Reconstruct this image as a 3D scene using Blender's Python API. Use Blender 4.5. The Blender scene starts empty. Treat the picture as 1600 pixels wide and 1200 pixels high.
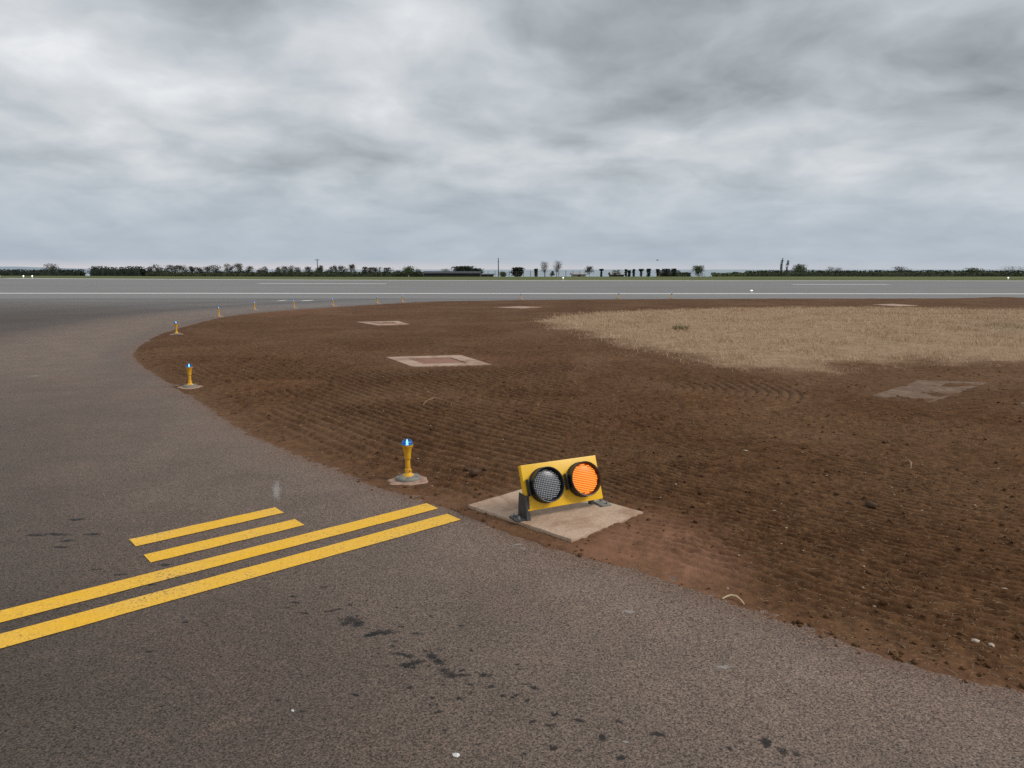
import bpy, bmesh, math, random
import numpy as np
from mathutils import Vector, Matrix

S = bpy.context.scene
C = S.collection
R = math.radians
rng = np.random.default_rng(7)
random.seed(7)

# ------------------------------------------------------------------ camera
EYE = 1.6
FPX = 1130.0                       # focal length for a 1600 px wide frame
cam = bpy.data.cameras.new('camera')
cam.sensor_width = 36
cam.lens = FPX * 36 / 1600
cam.clip_start = 0.05
cam.clip_end = 60000
co = bpy.data.objects.new('camera', cam)
C.objects.link(co)
co.location = (0, 0, EYE)
co.rotation_euler = (R(90 - 9.05), 0, 0)
S.camera = co

# ------------------------------------------------------------------ node helpers
class NT:
    def __init__(s, tree):
        s.t = tree; s.n = tree.nodes; s.l = tree.links
    def put(s, sock, v):
        if isinstance(v, bpy.types.NodeSocket): s.l.new(v, sock)
        elif isinstance(v, (tuple, list)):
            if len(v) == 3 and sock.type == 'RGBA': v = (*v, 1)
            sock.default_value = v
        else: sock.default_value = v
    def node(s, typ, **kw):
        n = s.n.new(typ)
        for k, v in kw.items(): setattr(n, k, v)
        return n
    def math(s, op, a, b=None, c=None, clamp=False):
        n = s.node('ShaderNodeMath', operation=op); n.use_clamp = clamp
        for i, v in enumerate((a, b, c)):
            if v is not None: s.put(n.inputs[i], v)
        return n.outputs[0]
    def vmath(s, op, a, b=None, scale=None):
        n = s.node('ShaderNodeVectorMath', operation=op)
        s.put(n.inputs[0], a)
        if b is not None: s.put(n.inputs[1], b)
        if scale is not None: s.put(n.inputs['Scale'], scale)
        return n.outputs[1] if op in ('LENGTH', 'DISTANCE', 'DOT_PRODUCT') else n.outputs[0]
    def noise(s, vec, scale, detail=3, rough=.5, dist=0., dims='3D'):
        n = s.node('ShaderNodeTexNoise', noise_dimensions=dims)
        s.put(n.inputs['Vector'], vec); s.put(n.inputs['Scale'], scale)
        s.put(n.inputs['Detail'], detail); s.put(n.inputs['Roughness'], rough); s.put(n.inputs['Distortion'], dist)
        return n.outputs[0]
    def voro(s, vec, scale, feature='F1', out=0):
        n = s.node('ShaderNodeTexVoronoi', feature=feature)
        s.put(n.inputs['Vector'], vec); s.put(n.inputs['Scale'], scale)
        return n.outputs[out]
    def ramp(s, fac, stops):
        n = s.node('ShaderNodeValToRGB'); s.put(n.inputs[0], fac)
        e = n.color_ramp.elements
        while len(e) < len(stops): e.new(0.5)
        for el, (p, c) in zip(e, stops):
            el.position = p
            el.color = (c, c, c, 1) if isinstance(c, (int, float)) else (*c, 1)
        return n.outputs[0]
    def mix(s, f, a, b, blend='MIX'):
        n = s.node('ShaderNodeMix', data_type='RGBA', blend_type=blend)
        s.put(n.inputs[0], f); s.put(n.inputs[6], a); s.put(n.inputs[7], b)
        return n.outputs[2]
    def map(s, v, a, b, c=0., d=1., smooth=False):
        n = s.node('ShaderNodeMapRange'); n.clamp = True
        if smooth: n.interpolation_type = 'SMOOTHSTEP'
        s.put(n.inputs[0], v)
        for i, q in enumerate((a, b, c, d)): s.put(n.inputs[i + 1], q)
        return n.outputs[0]
    def attr(s, name, out='Fac'):
        n = s.node('ShaderNodeAttribute', attribute_name=name); return n.outputs[out]
    def obj(s): return s.node('ShaderNodeTexCoord').outputs['Object']
    def scale(s, v, xyz):
        n = s.node('ShaderNodeMapping'); s.put(n.inputs[0], v); n.inputs['Scale'].default_value = xyz
        return n.outputs[0]
    def bump(s, h, strength=.5, dist=.01, normal=None):
        n = s.node('ShaderNodeBump'); s.put(n.inputs['Height'], h)
        n.inputs['Strength'].default_value = strength; n.inputs['Distance'].default_value = dist
        if normal is not None: s.put(n.inputs['Normal'], normal)
        return n.outputs[0]

MATS = {}
def material(name, fn):
    m = bpy.data.materials.new(name); m.use_nodes = True
    t = NT(m.node_tree); b = t.n['Principled BSDF']
    b.inputs['Specular IOR Level'].default_value = .3
    fn(t, b); MATS[name] = m
    return m

def simple(name, col, rough=.6, var=.18, scale=30, metal=0., bump=0., spec=.4):
    def fn(t, b):
        o = t.obj(); n = t.noise(o, scale, 4, .6)
        k = t.map(n, .25, .75, 1 - var, 1 + var)
        t.put(b.inputs['Base Color'], t.vmath('SCALE', tuple(col), scale=k))
        b.inputs['Roughness'].default_value = rough; b.inputs['Metallic'].default_value = metal
        b.inputs['Specular IOR Level'].default_value = spec
        if bump: t.put(b.inputs['Normal'], t.bump(t.noise(o, scale * 6, 3), bump, .004))
    return material(name, fn)

# ------------------------------------------------------------------ world, sun, exposure
SUN_EL, SUN_AZ = R(40), R(104)     # azimuth clockwise from +Y: high on the right, veiled by cloud
W = bpy.data.worlds.new('World'); S.world = W; W.use_nodes = True
t = NT(W.node_tree)
sky = t.node('ShaderNodeTexSky', sky_type='NISHITA'); sky.sun_disc = False
sky.sun_elevation = SUN_EL; sky.sun_rotation = SUN_AZ
sky.air_density = 1.0; sky.dust_density = 3.0
gen = t.node('ShaderNodeTexCoord').outputs['Generated']
sep = t.node('ShaderNodeSeparateXYZ'); t.put(sep.inputs[0], gen)
dz = t.math('MAXIMUM', sep.outputs[2], 0.0)
inv = t.math('DIVIDE', 1.0, t.math('ADD', dz, 0.26))
flat = t.node('ShaderNodeCombineXYZ')
t.put(flat.inputs[0], t.math('MULTIPLY', sep.outputs[0], inv)); t.put(flat.inputs[1], t.math('MULTIPLY', sep.outputs[1], inv))
fp = flat.outputs[0]               # position on a flat cloud deck
BLOBS = [(-.62, 1.58, .22, -.17), (-.50, 1.73, .12, .13), (-.38, 1.86, .12, .10), (-.18, 1.72, .14, .16), (.88, 1.70, .42, -.13), (.10, 1.62, .26, -.13), (.5, 1.62, .3, -.07),
         (.25, 1.98, .28, -.08), (.72, 2.10, .32, -.06), (.62, 2.36, .30, .06), (-1.1, 1.90, .40, .06), (-.2, 2.08, .16, -.04), (-.08, 2.28, .16, .08),
         (-1.0, 2.35, .30, .03), (-.42, 2.75, .26, -.04), (1.08, 2.2, .3, .04), (-.02, 1.88, .12, .07), (-1.0, 1.62, .2, .06), (-.42, 2.02, .2, .04)]
def wob(scale, amt, detail=4):
    w = t.node('ShaderNodeTexNoise'); t.put(w.inputs['Vector'], fp); w.inputs['Scale'].default_value = scale; w.inputs['Detail'].default_value = detail
    return t.vmath('SCALE', t.vmath('SUBTRACT', w.outputs['Color'], (.5, .5, .5)), scale=amt)
fw = t.vmath('ADD', fp, t.vmath('ADD', wob(1.8, .30, 3), wob(6.0, .05, 3)))
n1 = t.noise(fw, 1.9, 5, .5)
n2 = t.noise(t.vmath('ADD', fw, (5.2, 1.3, 0)), 4.2, 8, .50)
n3 = t.math('ABSOLUTE', t.math('SUBTRACT', t.noise(t.vmath('ADD', fw, (1.2, 7.3, 0)), 3.4, 6, .55), .5))
v = t.math('ADD', t.math('ADD', t.math('MULTIPLY', n1, .56), t.math('MULTIPLY', n2, .42)), t.math('MULTIPLY', n3, -.12))
# thicker and thinner places of the deck
for (bx, by, rad, amp) in BLOBS:
    d = t.vmath('DISTANCE', fw, (bx, by, 0))
    g = t.map(d, 0.0, rad * 1.7, amp, 0.0, True)
    v = t.math('ADD', v, g)
cloud = t.ramp(v, [(.20, (.170, .188, .205)), (.37, (.308, .338, .362)), (.48, (.400, .430, .455)), (.58, (.494, .514, .534)), (.74, (.68, .685, .692))])
low = t.map(dz, .01, .16, 1.0, 0.0, True)
cloud = t.mix(t.math('MULTIPLY', low, .78), cloud, (.315, .370, .432))
hz = t.map(dz, 0.0, .014, 1.0, 0.0, True)
hz = t.math('MULTIPLY', hz, t.map(sep.outputs[0], -.25, .55, .8, .25))
cloud = t.mix(hz, cloud, (.50, .475, .49))
final = t.mix(.965, sky.outputs[0], t.vmath('SCALE', cloud, scale=10.0))
bg = t.n['Background']; t.put(bg.inputs['Color'], final); bg.inputs['Strength'].default_value = .1

sun = bpy.data.lights.new('sun', 'SUN'); sun.energy = 1.5; sun.angle = R(20); sun.color = (1, .965, .92)
so = bpy.data.objects.new('sun', sun); C.objects.link(so)
sd = Vector((math.sin(SUN_AZ) * math.cos(SUN_EL), math.cos(SUN_AZ) * math.cos(SUN_EL), math.sin(SUN_EL)))
so.rotation_euler = sd.to_track_quat('Z', 'Y').to_euler(); so.location = sd * 50

S.view_settings.view_transform = 'Standard'; S.view_settings.look = 'None'
S.view_settings.exposure = 0.42; S.view_settings.gamma = 1; S.view_settings.use_curve_mapping = False
S.render.engine = 'CYCLES'
S.cycles.use_denoising = False
S.cycles.max_bounces = 5; S.cycles.diffuse_bounces = 3; S.cycles.transparent_max_bounces = 8

# ------------------------------------------------------------------ numpy noise
_perm = rng.permutation(512).astype(np.int32); _perm = np.concatenate([_perm, _perm, _perm])
_ang = rng.uniform(0, 2 * np.pi, 512); _gx = np.cos(_ang).astype(np.float32); _gy = np.sin(_ang).astype(np.float32)
def perlin(x, y, freq, seed=0):
    x = np.asarray(x, np.float32) * freq + seed * 17.31; y = np.asarray(y, np.float32) * freq + seed * 9.77
    xi = np.floor(x).astype(np.int32); yi = np.floor(y).astype(np.int32)
    fx = x - xi; fy = y - yi
    u = fx * fx * fx * (fx * (fx * 6 - 15) + 10); w = fy * fy * fy * (fy * (fy * 6 - 15) + 10)
    def g(ix, iy, dx, dy):
        h = _perm[(_perm[ix & 511] + iy) & 511]
        return _gx[h] * dx + _gy[h] * dy
    a = g(xi, yi, fx, fy); b = g(xi + 1, yi, fx - 1, fy); c = g(xi, yi + 1, fx, fy - 1); d = g(xi + 1, yi + 1, fx - 1, fy - 1)
    return (a + u * (b - a)) * (1 - w) + (c + u * (d - c)) * w
def fbm(x, y, f, octv=4, gain=.5, seed=0):
    s = 0; a = 1
    for k in range(octv):
        s = s + a * perlin(x, y, f, seed + k * 3); a *= gain; f *= 2.03
    return s
def sstep(v, a, b):
    k = np.clip((v - a) / (b - a), 0, 1); return k * k * (3 - 2 * k)
def catmull(P, n):
    P = np.array(P, float); P = np.vstack([2 * P[0] - P[1], P, 2 * P[-1] - P[-2]])
    out = []
    for i in range(1, len(P) - 2):
        a, b, c, d = P[i - 1:i + 3]
        for k in range(n):
            u = k / n
            out.append(.5 * (2 * b + (c - a) * u + (2 * a - 5 * b + 4 * c - d) * u * u + (3 * b - a - 3 * c + d) * u ** 3))
    out.append(P[-2]); return np.array(out)
def dist_poly(x, y, L):
    x = np.asarray(x, np.float32).ravel(); y = np.asarray(y, np.float32).ravel(); best = np.full(x.shape, 1e9, np.float32)
    for (ax, ay), (bx, by) in zip(L[:-1].astype(np.float32), L[1:].astype(np.float32)):
        ex, ey = bx - ax, by - ay; q = ex * ex + ey * ey
        if q < 1e-9: continue
        k = np.clip(((x - ax) * ex + (y - ay) * ey) / q, 0, 1)
        dd = (x - ax - k * ex) ** 2 + (y - ay - k * ey) ** 2
        np.minimum(best, dd, out=best)
    return np.sqrt(best)
def inside(x, y, L):
    x = np.asarray(x, np.float32).ravel(); y = np.asarray(y, np.float32).ravel(); r = np.zeros(x.shape, bool)
    for (ax, ay), (bx, by) in zip(L, np.roll(L, -1, 0)):
        if ay == by: continue
        c = (ay > y) != (by > y)
        r ^= c & (x < (bx - ax) * (y - ay) / (by - ay) + ax)
    return r

# ------------------------------------------------------------------ mesh helpers
def mesh_np(name, V, F, mat, attrs=None, smooth=False, parent=None):
    """V (n,3), F (m,3 or 4) arrays -> one mesh object"""
    me = bpy.data.meshes.new(name); V = np.asarray(V, np.float32); F = np.asarray(F, np.int32)
    me.vertices.add(len(V)); me.vertices.foreach_set('co', V.ravel())
    k = F.shape[1]
    me.loops.add(F.size); me.loops.foreach_set('vertex_index', F.ravel())
    me.polygons.add(len(F)); me.polygons.foreach_set('loop_start', np.arange(0, F.size, k, dtype=np.int32))
    me.update(calc_edges=True)
    if smooth: me.polygons.foreach_set('use_smooth', np.ones(len(F), bool))
    for a, val in (attrs or {}).items():
        at = me.attributes.new(a, 'FLOAT', 'POINT'); at.data.foreach_set('value', np.asarray(val, np.float32).ravel())
    me.materials.append(MATS[mat]); me.validate()
    o = bpy.data.objects.new(name, me); C.objects.link(o)
    if parent: o.parent = parent
    return o
class MB:
    """collects simple solids, builds them as one mesh object"""
    def __init__(s): s.v = []; s.f = []; s.n = 0
    def add(s, V, F, M=None):
        V = [Vector(v) for v in V]
        if M is not None: V = [M @ v for v in V]
        s.v += [tuple(v) for v in V]; s.f += [tuple(i + s.n for i in f) for f in F]; s.n += len(V); return s
    def box(s, c, d, M=None, bev=0.0):
        bm = bmesh.new(); bmesh.ops.create_cube(bm, size=1)
        for v in bm.verts: v.co = Vector((v.co.x * d[0] + c[0], v.co.y * d[1] + c[1], v.co.z * d[2] + c[2]))
        if bev: bmesh.ops.bevel(bm, geom=bm.edges[:], offset=bev, segments=2, affect='EDGES', profile=.6)
        bm.verts.index_update()
        s.add([v.co.copy() for v in bm.verts], [[v.index for v in f.verts] for f in bm.faces], M); bm.free(); return s
    def lathe(s, prof, n=24, M=None, cap0=True, cap1=True):
        V = [(r * math.cos(2 * math.pi * k / n), r * math.sin(2 * math.pi * k / n), z) for r, z in prof for k in range(n)]
        F = [(i * n + k, i * n + (k + 1) % n, (i + 1) * n + (k + 1) % n, (i + 1) * n + k) for i in range(len(prof) - 1) for k in range(n)]
        if cap0: F.append(tuple(range(n - 1, -1, -1)))
        if cap1: F.append(tuple((len(prof) - 1) * n + k for k in range(n)))
        return s.add(V, F, M)
    def tube(s, pts, rad, n=6):
        pts = [Vector(p) for p in pts]
        V = []; F = []
        for i, p in enumerate(pts):
            d = (pts[min(i + 1, len(pts) - 1)] - pts[max(i - 1, 0)]).normalized()
            a = d.cross(Vector((0, 0, 1)) if abs(d.z) < .9 else Vector((1, 0, 0))).normalized(); b = d.cross(a)
            r = rad[i] if isinstance(rad, (list, tuple)) else rad
            V += [p + (a * math.cos(2 * math.pi * k / n) + b * math.sin(2 * math.pi * k / n)) * r for k in range(n)]
        for i in range(len(pts) - 1):
            F += [(i * n + k, i * n + (k + 1) % n, (i + 1) * n + (k + 1) % n, (i + 1) * n + k) for k in range(n)]
        F.append(tuple(range(n - 1, -1, -1))); F.append(tuple((len(pts) - 1) * n + k for k in range(n)))
        return s.add(V, F)
    def build(s, name, mat, parent=None, smooth=0):
        me = bpy.data.meshes.new(name); me.from_pydata(s.v, [], s.f); me.update()
        bm = bmesh.new(); bm.from_mesh(me); bmesh.ops.recalc_face_normals(bm, faces=bm.faces[:]); bm.to_mesh(me); bm.free()
        me.materials.append(MATS[mat])
        o = bpy.data.objects.new(name, me); C.objects.link(o)
        if parent: o.parent = parent
        if smooth:
            me.polygons.foreach_set('use_smooth', np.ones(len(me.polygons), bool))
            me.set_sharp_from_angle(angle=R(smooth))
        return o
def tag(o, label=None, cat=None, group=None, kind=None):
    for k, v in (('label', label), ('category', cat), ('group', group), ('kind', kind)):
        if v: o[k] = v
    return o
def thing(name, label, cat, loc=(0, 0, 0), rz=0., group=None):
    o = bpy.data.objects.new(name, None); o.empty_display_size = .1; C.objects.link(o)
    o.location = loc; o.rotation_euler = (0, 0, rz)
    return tag(o, label, cat, group)
def copy_tree(o, parent=None):
    c = o.copy(); C.objects.link(c)
    if parent: c.parent = parent
    for ch in list(o.children): copy_tree(ch, c)
    return c

# ------------------------------------------------------------------ ground shape
def elev(x, y):
    """gentle swell of the airfield: rises to the far left, falls away beyond the runway strip"""
    x = np.asarray(x, float); y = np.asarray(y, float)
    e = .36 * sstep(-x, 5, 110) * sstep(y, 48, 110)
    yc = 128 + 18 * sstep(x, -70, 20)
    over = np.maximum(y - yc, 0)
    e = e - np.where(over < 30, over ** 2 / 60 * .016, (over - 15) * .016)
    e = e - 46 * sstep(np.abs(x), 1100, 1300) - 46 * sstep(y, 420, 520) - 46 * sstep(-y, 250, 340)
    return e
def graded(a, b, c, d0, g):
    """coordinates from a to b, finest (d0) round c, steps growing with distance"""
    up = [c]
    while up[-1] < b: up.append(up[-1] + max(d0, g * abs(up[-1] - c)))
    dn = [c]
    while dn[-1] > a: dn.append(dn[-1] - max(d0, g * abs(dn[-1] - c)))
    return np.array(dn[:0:-1] + up)
def grid(xs, ys):
    X, Y = np.meshgrid(xs, ys); nx, ny = len(xs), len(ys)
    i = np.arange(nx * ny).reshape(ny, nx)
    F = np.stack([i[:-1, :-1], i[:-1, 1:], i[1:, 1:], i[1:, :-1]], -1).reshape(-1, 4)
    return X.ravel(), Y.ravel(), F

EDGE = catmull([(90, 46), (60, 43.5), (40, 42), (28.8, 40.2), (20.68, 39.4), (13.79, 39.2), (6.75, 38.37), (1.65, 37.58), (-3.18, 36.1), (-4.89, 34.72), (-6.08, 32.85), (-7.56, 30.64),
    (-8.61, 28.71), (-9.39, 26.61), (-9.7, 24.14), (-9.31, 21.05), (-8.83, 18.28), (-8.1, 15.87), (-7.38, 14.0), (-6.57, 12.53), (-5.65, 11.19),
    (-4.82, 10.04), (-4.01, 8.92), (-3.24, 7.8), (-2.555, 6.875), (-2.06, 6.3), (-1.58, 5.78), (-1.18, 5.36), (-.833, 5.03), (-.47, 4.72),
    (-.21, 4.46), (.03, 4.18), (.27, 3.96), (.51, 3.79), (.685, 3.665), (.85, 3.49), (1.03, 3.324), (1.19, 3.147), (1.4, 2.953), (1.59, 2.774),
    (1.77, 2.642), (1.955, 2.541), (2.3, 2.3), (3.0, 1.7), (5, 0), (9, -4), (14, -9)], 3)
SOIL_POLY = np.vstack([EDGE, [[90, -9]]])
DRY = catmull([(90, 30), (40, 29.2), (19.64, 27.83), (17.72, 28.7), (15.43, 29.17), (13.07, 29.65), (10.29, 29.17), (7.48, 28.27), (4.77, 27.0), (2.97, 25.86), (1.47, 23.82), (.915, 21.56),
    (1.5, 18.86), (1.915, 16.6), (2.33, 14.58), (2.78, 12.99), (3.24, 12.1), (3.85, 11.33), (4.17, 10.85), (4.9, 11.19), (5.54, 11.7), (6.26, 12.1),
    (6.96, 12.19), (7.56, 12.1), (8.05, 11.86), (9.0, 11.5), (14, 11), (40, 10.5), (90, 10)], 3)
PADS = {   # corners on the ground, metres
 'guard': [(-.30, 4.66), (.348, 4.029), (.858, 4.517), (.21, 5.148)],
 'pit': [(-2.253, 12.84), (-1.61, 11.56), (-.33, 11.8), (-.93, 13.13)],
 'far_left': [(-4.62, 21.41), (-3.77, 20.2), (-2.9, 20.5), (-3.43, 21.8)],
 'far_mid': [(-.76, 29.57), (.3, 28.9), (1.25, 29.8), (.27, 30.4)],
 'buried': [(4.488, 8.937), (4.967, 8.454), (6.683, 10.027), (5.854, 10.265)],
 'far_right': [(15.8, 31.9), (16.17, 30.5), (17.4, 31.1), (17.01, 32.5)],
 'edge_right': [(6.04, 8.5), (5.755, 7.98), (6.6, 7.7), (6.9, 8.3)],
}
PAD_Z = dict(guard=.038, pit=.045, far_left=.05, far_mid=.055, buried=.027, far_right=.055, edge_right=.035)

FURC = (1.78, 9.6)
def soil_height(x, y, d):
    res = np.maximum(np.maximum(.0095, .0031 * np.asarray(y)), np.maximum(.0125, np.where(np.asarray(x) > 2, .0092, .0056) * np.abs(np.asarray(x) - 2.0)) * .7)     # what the grid can carry out there
    dn = d + .09 * fbm(x, y, 1.6, 3, .6, 2)
    h = .034 * sstep(dn, -.02, .55) + .018 * fbm(x, y, .35, 3, .5, 5) * sstep(d, .2, 2)
    # harrow furrows follow the edge of the pavement, with turning arcs further in
    warp = .12 * fbm(x, y, .5, 2, .5, 8) + .012 * perlin(x, y, 3.1, 9)
    fine = (x - .1 * (y - 4) + .35 * perlin(x, y, .8, 15)) > .25                # a second pass with closer tines
    sp = np.where(fine, .072, .122)
    ph = (d + warp) / sp
    r = np.hypot(x - FURC[0], y - FURC[1]) + .05 * fbm(x, y, .9, 2, .5, 31)
    wa = sstep(r, .25, .6) * (1 - sstep(r, 1.7, 2.4)) * sstep(x, FURC[0] - .1, FURC[0] + .5)
    r2 = np.hypot(x + 2.9, y - 9.1)
    wb = sstep(r2, .2, .4) * (1 - sstep(r2, 1.0, 1.5)) * (1 - sstep(x, -2.9, -2.4))
    ph = np.where(wa > .5, (r + .03 * perlin(x, y, 2.3, 33)) / .13, np.where(wb > .5, r2 / .12, ph)); sp = np.where((wa > .5) | (wb > .5), .125, sp)
    amp = sstep(perlin(x, y, .33, 12) + .45 * perlin(x, y, .9, 14), -.75, -.05)
    amp = np.maximum(amp * (.7 + .3 * sstep(d, .5, 1.2)), np.maximum(wa * .15, wb * .5))
    near = 1 - sstep(res / sp, .26, .5)
    prof = np.abs(np.sin(np.pi * ph)) ** .75 - .64
    h = h + (.68 * np.where((wa > .5) | (wb > .5), .055, np.minimum(sp, .100))) * (.85 + .35 * perlin(x, y, 4.5, 17)) * amp * near * sstep(d, .10, .4) * prof
    rough = np.where(fine, 1., .75) * (.6 + .8 * sstep(perlin(x, y, .8, 20), -.2, .5)) * (1 - .45 * amp * near)
    c1 = np.abs(fbm(x, y, 5.5, 2, .5, 41)); c2 = fbm(x, y, 14, 3, .62, 44)
    h = h + rough * sstep(dn, -.05, .25) * (.020 * (c1 - .2) + .016 * c2 * (1 - .5 * sstep(res, .05, .1)))
    h = h + rough * sstep(dn, 0, .2) * .011 * perlin(x, y, 31, 47)
    # clods thrown up in lumps
    lump = np.maximum(perlin(x, y, 2.6, 51) - .32, 0)
    h = h + .07 * lump * sstep(d, .3, .8)
    h = np.where(d < .5, np.minimum(h, .06 * sstep(dn, -.05, .45) + .014 * c2 + .007 * perlin(x, y, 31, 47)), h)
    return h
def edge_signed(x, y):
    d = dist_poly(x, y, EDGE); return np.where(inside(x, y, SOIL_POLY), d, -d)
def pad_blend(x, y, h, d_edge=None):
    """soil lies under each slab and meets its rim raggedly"""
    for k, P in PADS.items():
        P = np.array(P); c = P.mean(0); rad = np.max(np.hypot(*(P - c).T)) + .8
        m = np.hypot(x - c[0], y - c[1]) < rad
        if not m.any(): continue
        xs, ys = x[m], y[m]; dd = dist_poly(xs, ys, np.vstack([P, P[:1]])); sd_ = np.where(inside(xs, ys, P), -dd, dd)
        sd_ = sd_ + (.05 if k in ('buried', 'edge_right') else .04) * fbm(xs, ys, 6, 3, .6, 61)
        w = sstep(sd_, -.03, .45); zt = PAD_Z[k] - .012
        hs = h[m]; out = zt + (hs - zt) * (.35 + .65 * w)
        if k in ('buried', 'edge_right'):
            inn = zt + .006 + .028 * fbm(xs, ys, 1.9, 4, .62, 71) + .35 * (hs - .035)
        else: inn = np.full(hs.shape, zt - .02)
        k2 = sstep(sd_, -.05, .0)
        h[m] = inn * (1 - k2) + out * k2
    for lx, ly in ((-.79, 5.33), (-4.374, 9.70), (-8.219, 17.70)):      # soil scraped level round the light bases
        r = np.hypot(x - lx, y - ly) + .03 * fbm(x, y, 7, 2, .5, 66); w = sstep(r, .13, .34); h = h * w + .010 * (1 - w)
    dA = d_edge if d_edge is not None else edge_signed(x, y)
    h = np.minimum(h, .007 * fbm(x, y, 22, 2, .6, 91) + .003 + .055 * sstep(dA + .02 * fbm(x, y, 9, 2, .6, 88), -.03, .16) + .2 * sstep(dA, .15, .6))
    return h
def soil_z(x, y):
    x = np.atleast_1d(np.asarray(x, float)); y = np.atleast_1d(np.asarray(y, float))
    d = edge_signed(x, y); return pad_blend(x, y, soil_height(x, y, d), d)

# ------------------------------------------------------------------ ground materials
def asphalt(t, b, runway=False):
    o = t.obj()
    g1 = t.voro(o, 160); g2 = t.noise(o, 105, 4, .70); g3 = t.noise(o, 260, 2, .6)
    big = t.noise(o, .55, 5, .6, .4); mid = t.noise(o, 3.2, 5, .65)
    cell = t.node('ShaderNodeSeparateColor'); t.put(cell.inputs[0], t.voro(o, 205, out=1))     # every stone its own tone
    cell2 = t.node('ShaderNodeSeparateColor'); t.put(cell2.inputs[0], t.voro(t.vmath('ADD', o, (2.7, 5.1, 0)), 118, out=1))
    tone = t.math('ADD', t.math('MULTIPLY', cell.outputs[0], .62), t.math('MULTIPLY', cell2.outputs[1], .38))
    grain = t.math('ADD', t.math('MULTIPLY', g2, .45), t.math('ADD', t.math('MULTIPLY', g3, .2), t.math('ADD', t.math('MULTIPLY', tone, .24), .055)))
    if runway:
        st = t.noise(t.scale(o, (.03, .5, 1)), 1.0, 6, .66)
        col = t.mix(t.map(st, .32, .68), (.150, .143, .138), (.245, .235, .226))
        col = t.mix(t.map(mid, .35, .7, 0, .5), col, (.205, .196, .190))
    else:
        dust = t.attr('dust'); lane = t.attr('lane'); far = t.attr('far')
        col = t.mix(t.map(big, .3, .7), (.054, .040, .031), (.088, .067, .053))
        dn = t.math('MULTIPLY', dust, t.map(t.noise(o, 1.7, 6, .68, .3), .25, .7, .6, 1.12), clamp=True)
        col = t.mix(dn, col, (.212, .152, .117))
        red = t.math('MULTIPLY', t.map(t.noise(o, .9, 4, .6, .3), .52, .72), t.math('MULTIPLY', dust, .55), clamp=True)
        col = t.mix(red, col, (.205, .125, .090))
        col = t.mix(t.math('MULTIPLY', far, .95), col, t.mix(t.map(t.noise(t.scale(o, (.06, .5, 1)), 1., 5, .65), .3, .7), (.150, .142, .137), (.222, .211, .203)))
        col = t.mix(t.math('MULTIPLY', lane, t.map(mid, .2, .7, .35, .8)), col, (.072, .066, .066))
    if not runway:
        pt = t.map(t.noise(o, 5.5, 5, .7, .6), .54, .68)
        col = t.mix(t.math('MULTIPLY', pt, .35), col, (.175, .118, .090))
        sp = t.math('MULTIPLY', t.attr('spill'), t.map(t.noise(o, 16, 5, .7), .3, .62, .25, 1.1), clamp=True)
        col = t.mix(sp, col, (.165, .090, .056))
    col = t.vmath('SCALE', col, scale=t.map(grain, .36, .64, .82, 1.2) if runway else t.mix(far, t.map(grain, .36, .63, .10, 1.72), t.map(grain, .36, .64, .7, 1.3)))
    # open voids between the stones, dark
    void = t.map(t.noise(o, 125, 3, .65, .2), .56, .64)
    col = t.mix(t.math('MULTIPLY', void, .85 if not runway else .05), col, (.018, .016, .015))
    chip = t.map(t.voro(t.vmath('ADD', o, (3.1, 1.7, 0)), 60), .10, .16, 1.0, 0.0)
    chipsel = t.map(t.noise(o, 24, 1), .60, .66)
    col = t.mix(t.math('MULTIPLY', t.math('MULTIPLY', chip, chipsel), .05 if runway else .55), col, (.30, .26, .23))
    t.put(b.inputs['Base Color'], col)
    b.inputs['Roughness'].default_value = .82; b.inputs['Specular IOR Level'].default_value = .32
    h = t.math('ADD', t.math('MULTIPLY', grain, .8), t.math('MULTIPLY', g1, .35))
    h = t.math('SUBTRACT', h, t.math('MULTIPLY', void, .35))
    t.put(b.inputs['Normal'], t.bump(h, .1 if runway else .28, .0022))
material('taxiway_asphalt', asphalt)
material('runway_asphalt', lambda t, b: asphalt(t, b, True))

def soil_mat(t, b):
    o = t.obj()
    n = t.noise(o, 7, 6, .68); f = t.noise(o, 55, 4, .65); big = t.noise(o, .45, 4, .6, .6)
    col = t.mix(t.map(n, .3, .72), (.074, .033, .0135), (.126, .063, .029))
    col = t.mix(t.map(big, .42, .64, 0, .45), col, (.170, .095, .050))
    col = t.vmath('SCALE', col, scale=t.map(f, .28, .72, .80, 1.22))
    col = t.vmath('SCALE', col, scale=t.map(t.noise(o, 14, 5, .75), .32, .68, .68, 1.34))
    fib = t.map(t.noise(o, 70, 4, .75, 1.2), .585, .70)
    col = t.mix(t.math('MULTIPLY', fib, .42), col, (.26, .165, .092))
    red = t.attr('red')
    col = t.mix(t.math('MULTIPLY', red, t.map(t.noise(o, 5, 5, .65), .25, .65, .3, 1.)), col, (.255, .128, .078))
    dry = t.attr('dry')
    straw = t.mix(t.map(t.noise(o, 3, 5, .7), .3, .7), (.26, .170, .098), (.40, .285, .185))
    col = t.mix(t.math('MULTIPLY', dry, t.map(t.noise(o, 16, 4, .7), .2, .6, .55, 1.)), col, straw)
    t.put(b.inputs['Base Color'], col)
    b.inputs['Roughness'].default_value = .95; b.inputs['Specular IOR Level'].default_value = .12
    h = t.math('ADD', t.noise(o, 22, 5, .7), t.math('MULTIPLY', f, .5))
    t.put(b.inputs['Normal'], t.bump(t.noise(o, 75, 4, .65), .65, .008))
material('ploughed_soil', soil_mat)

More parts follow.
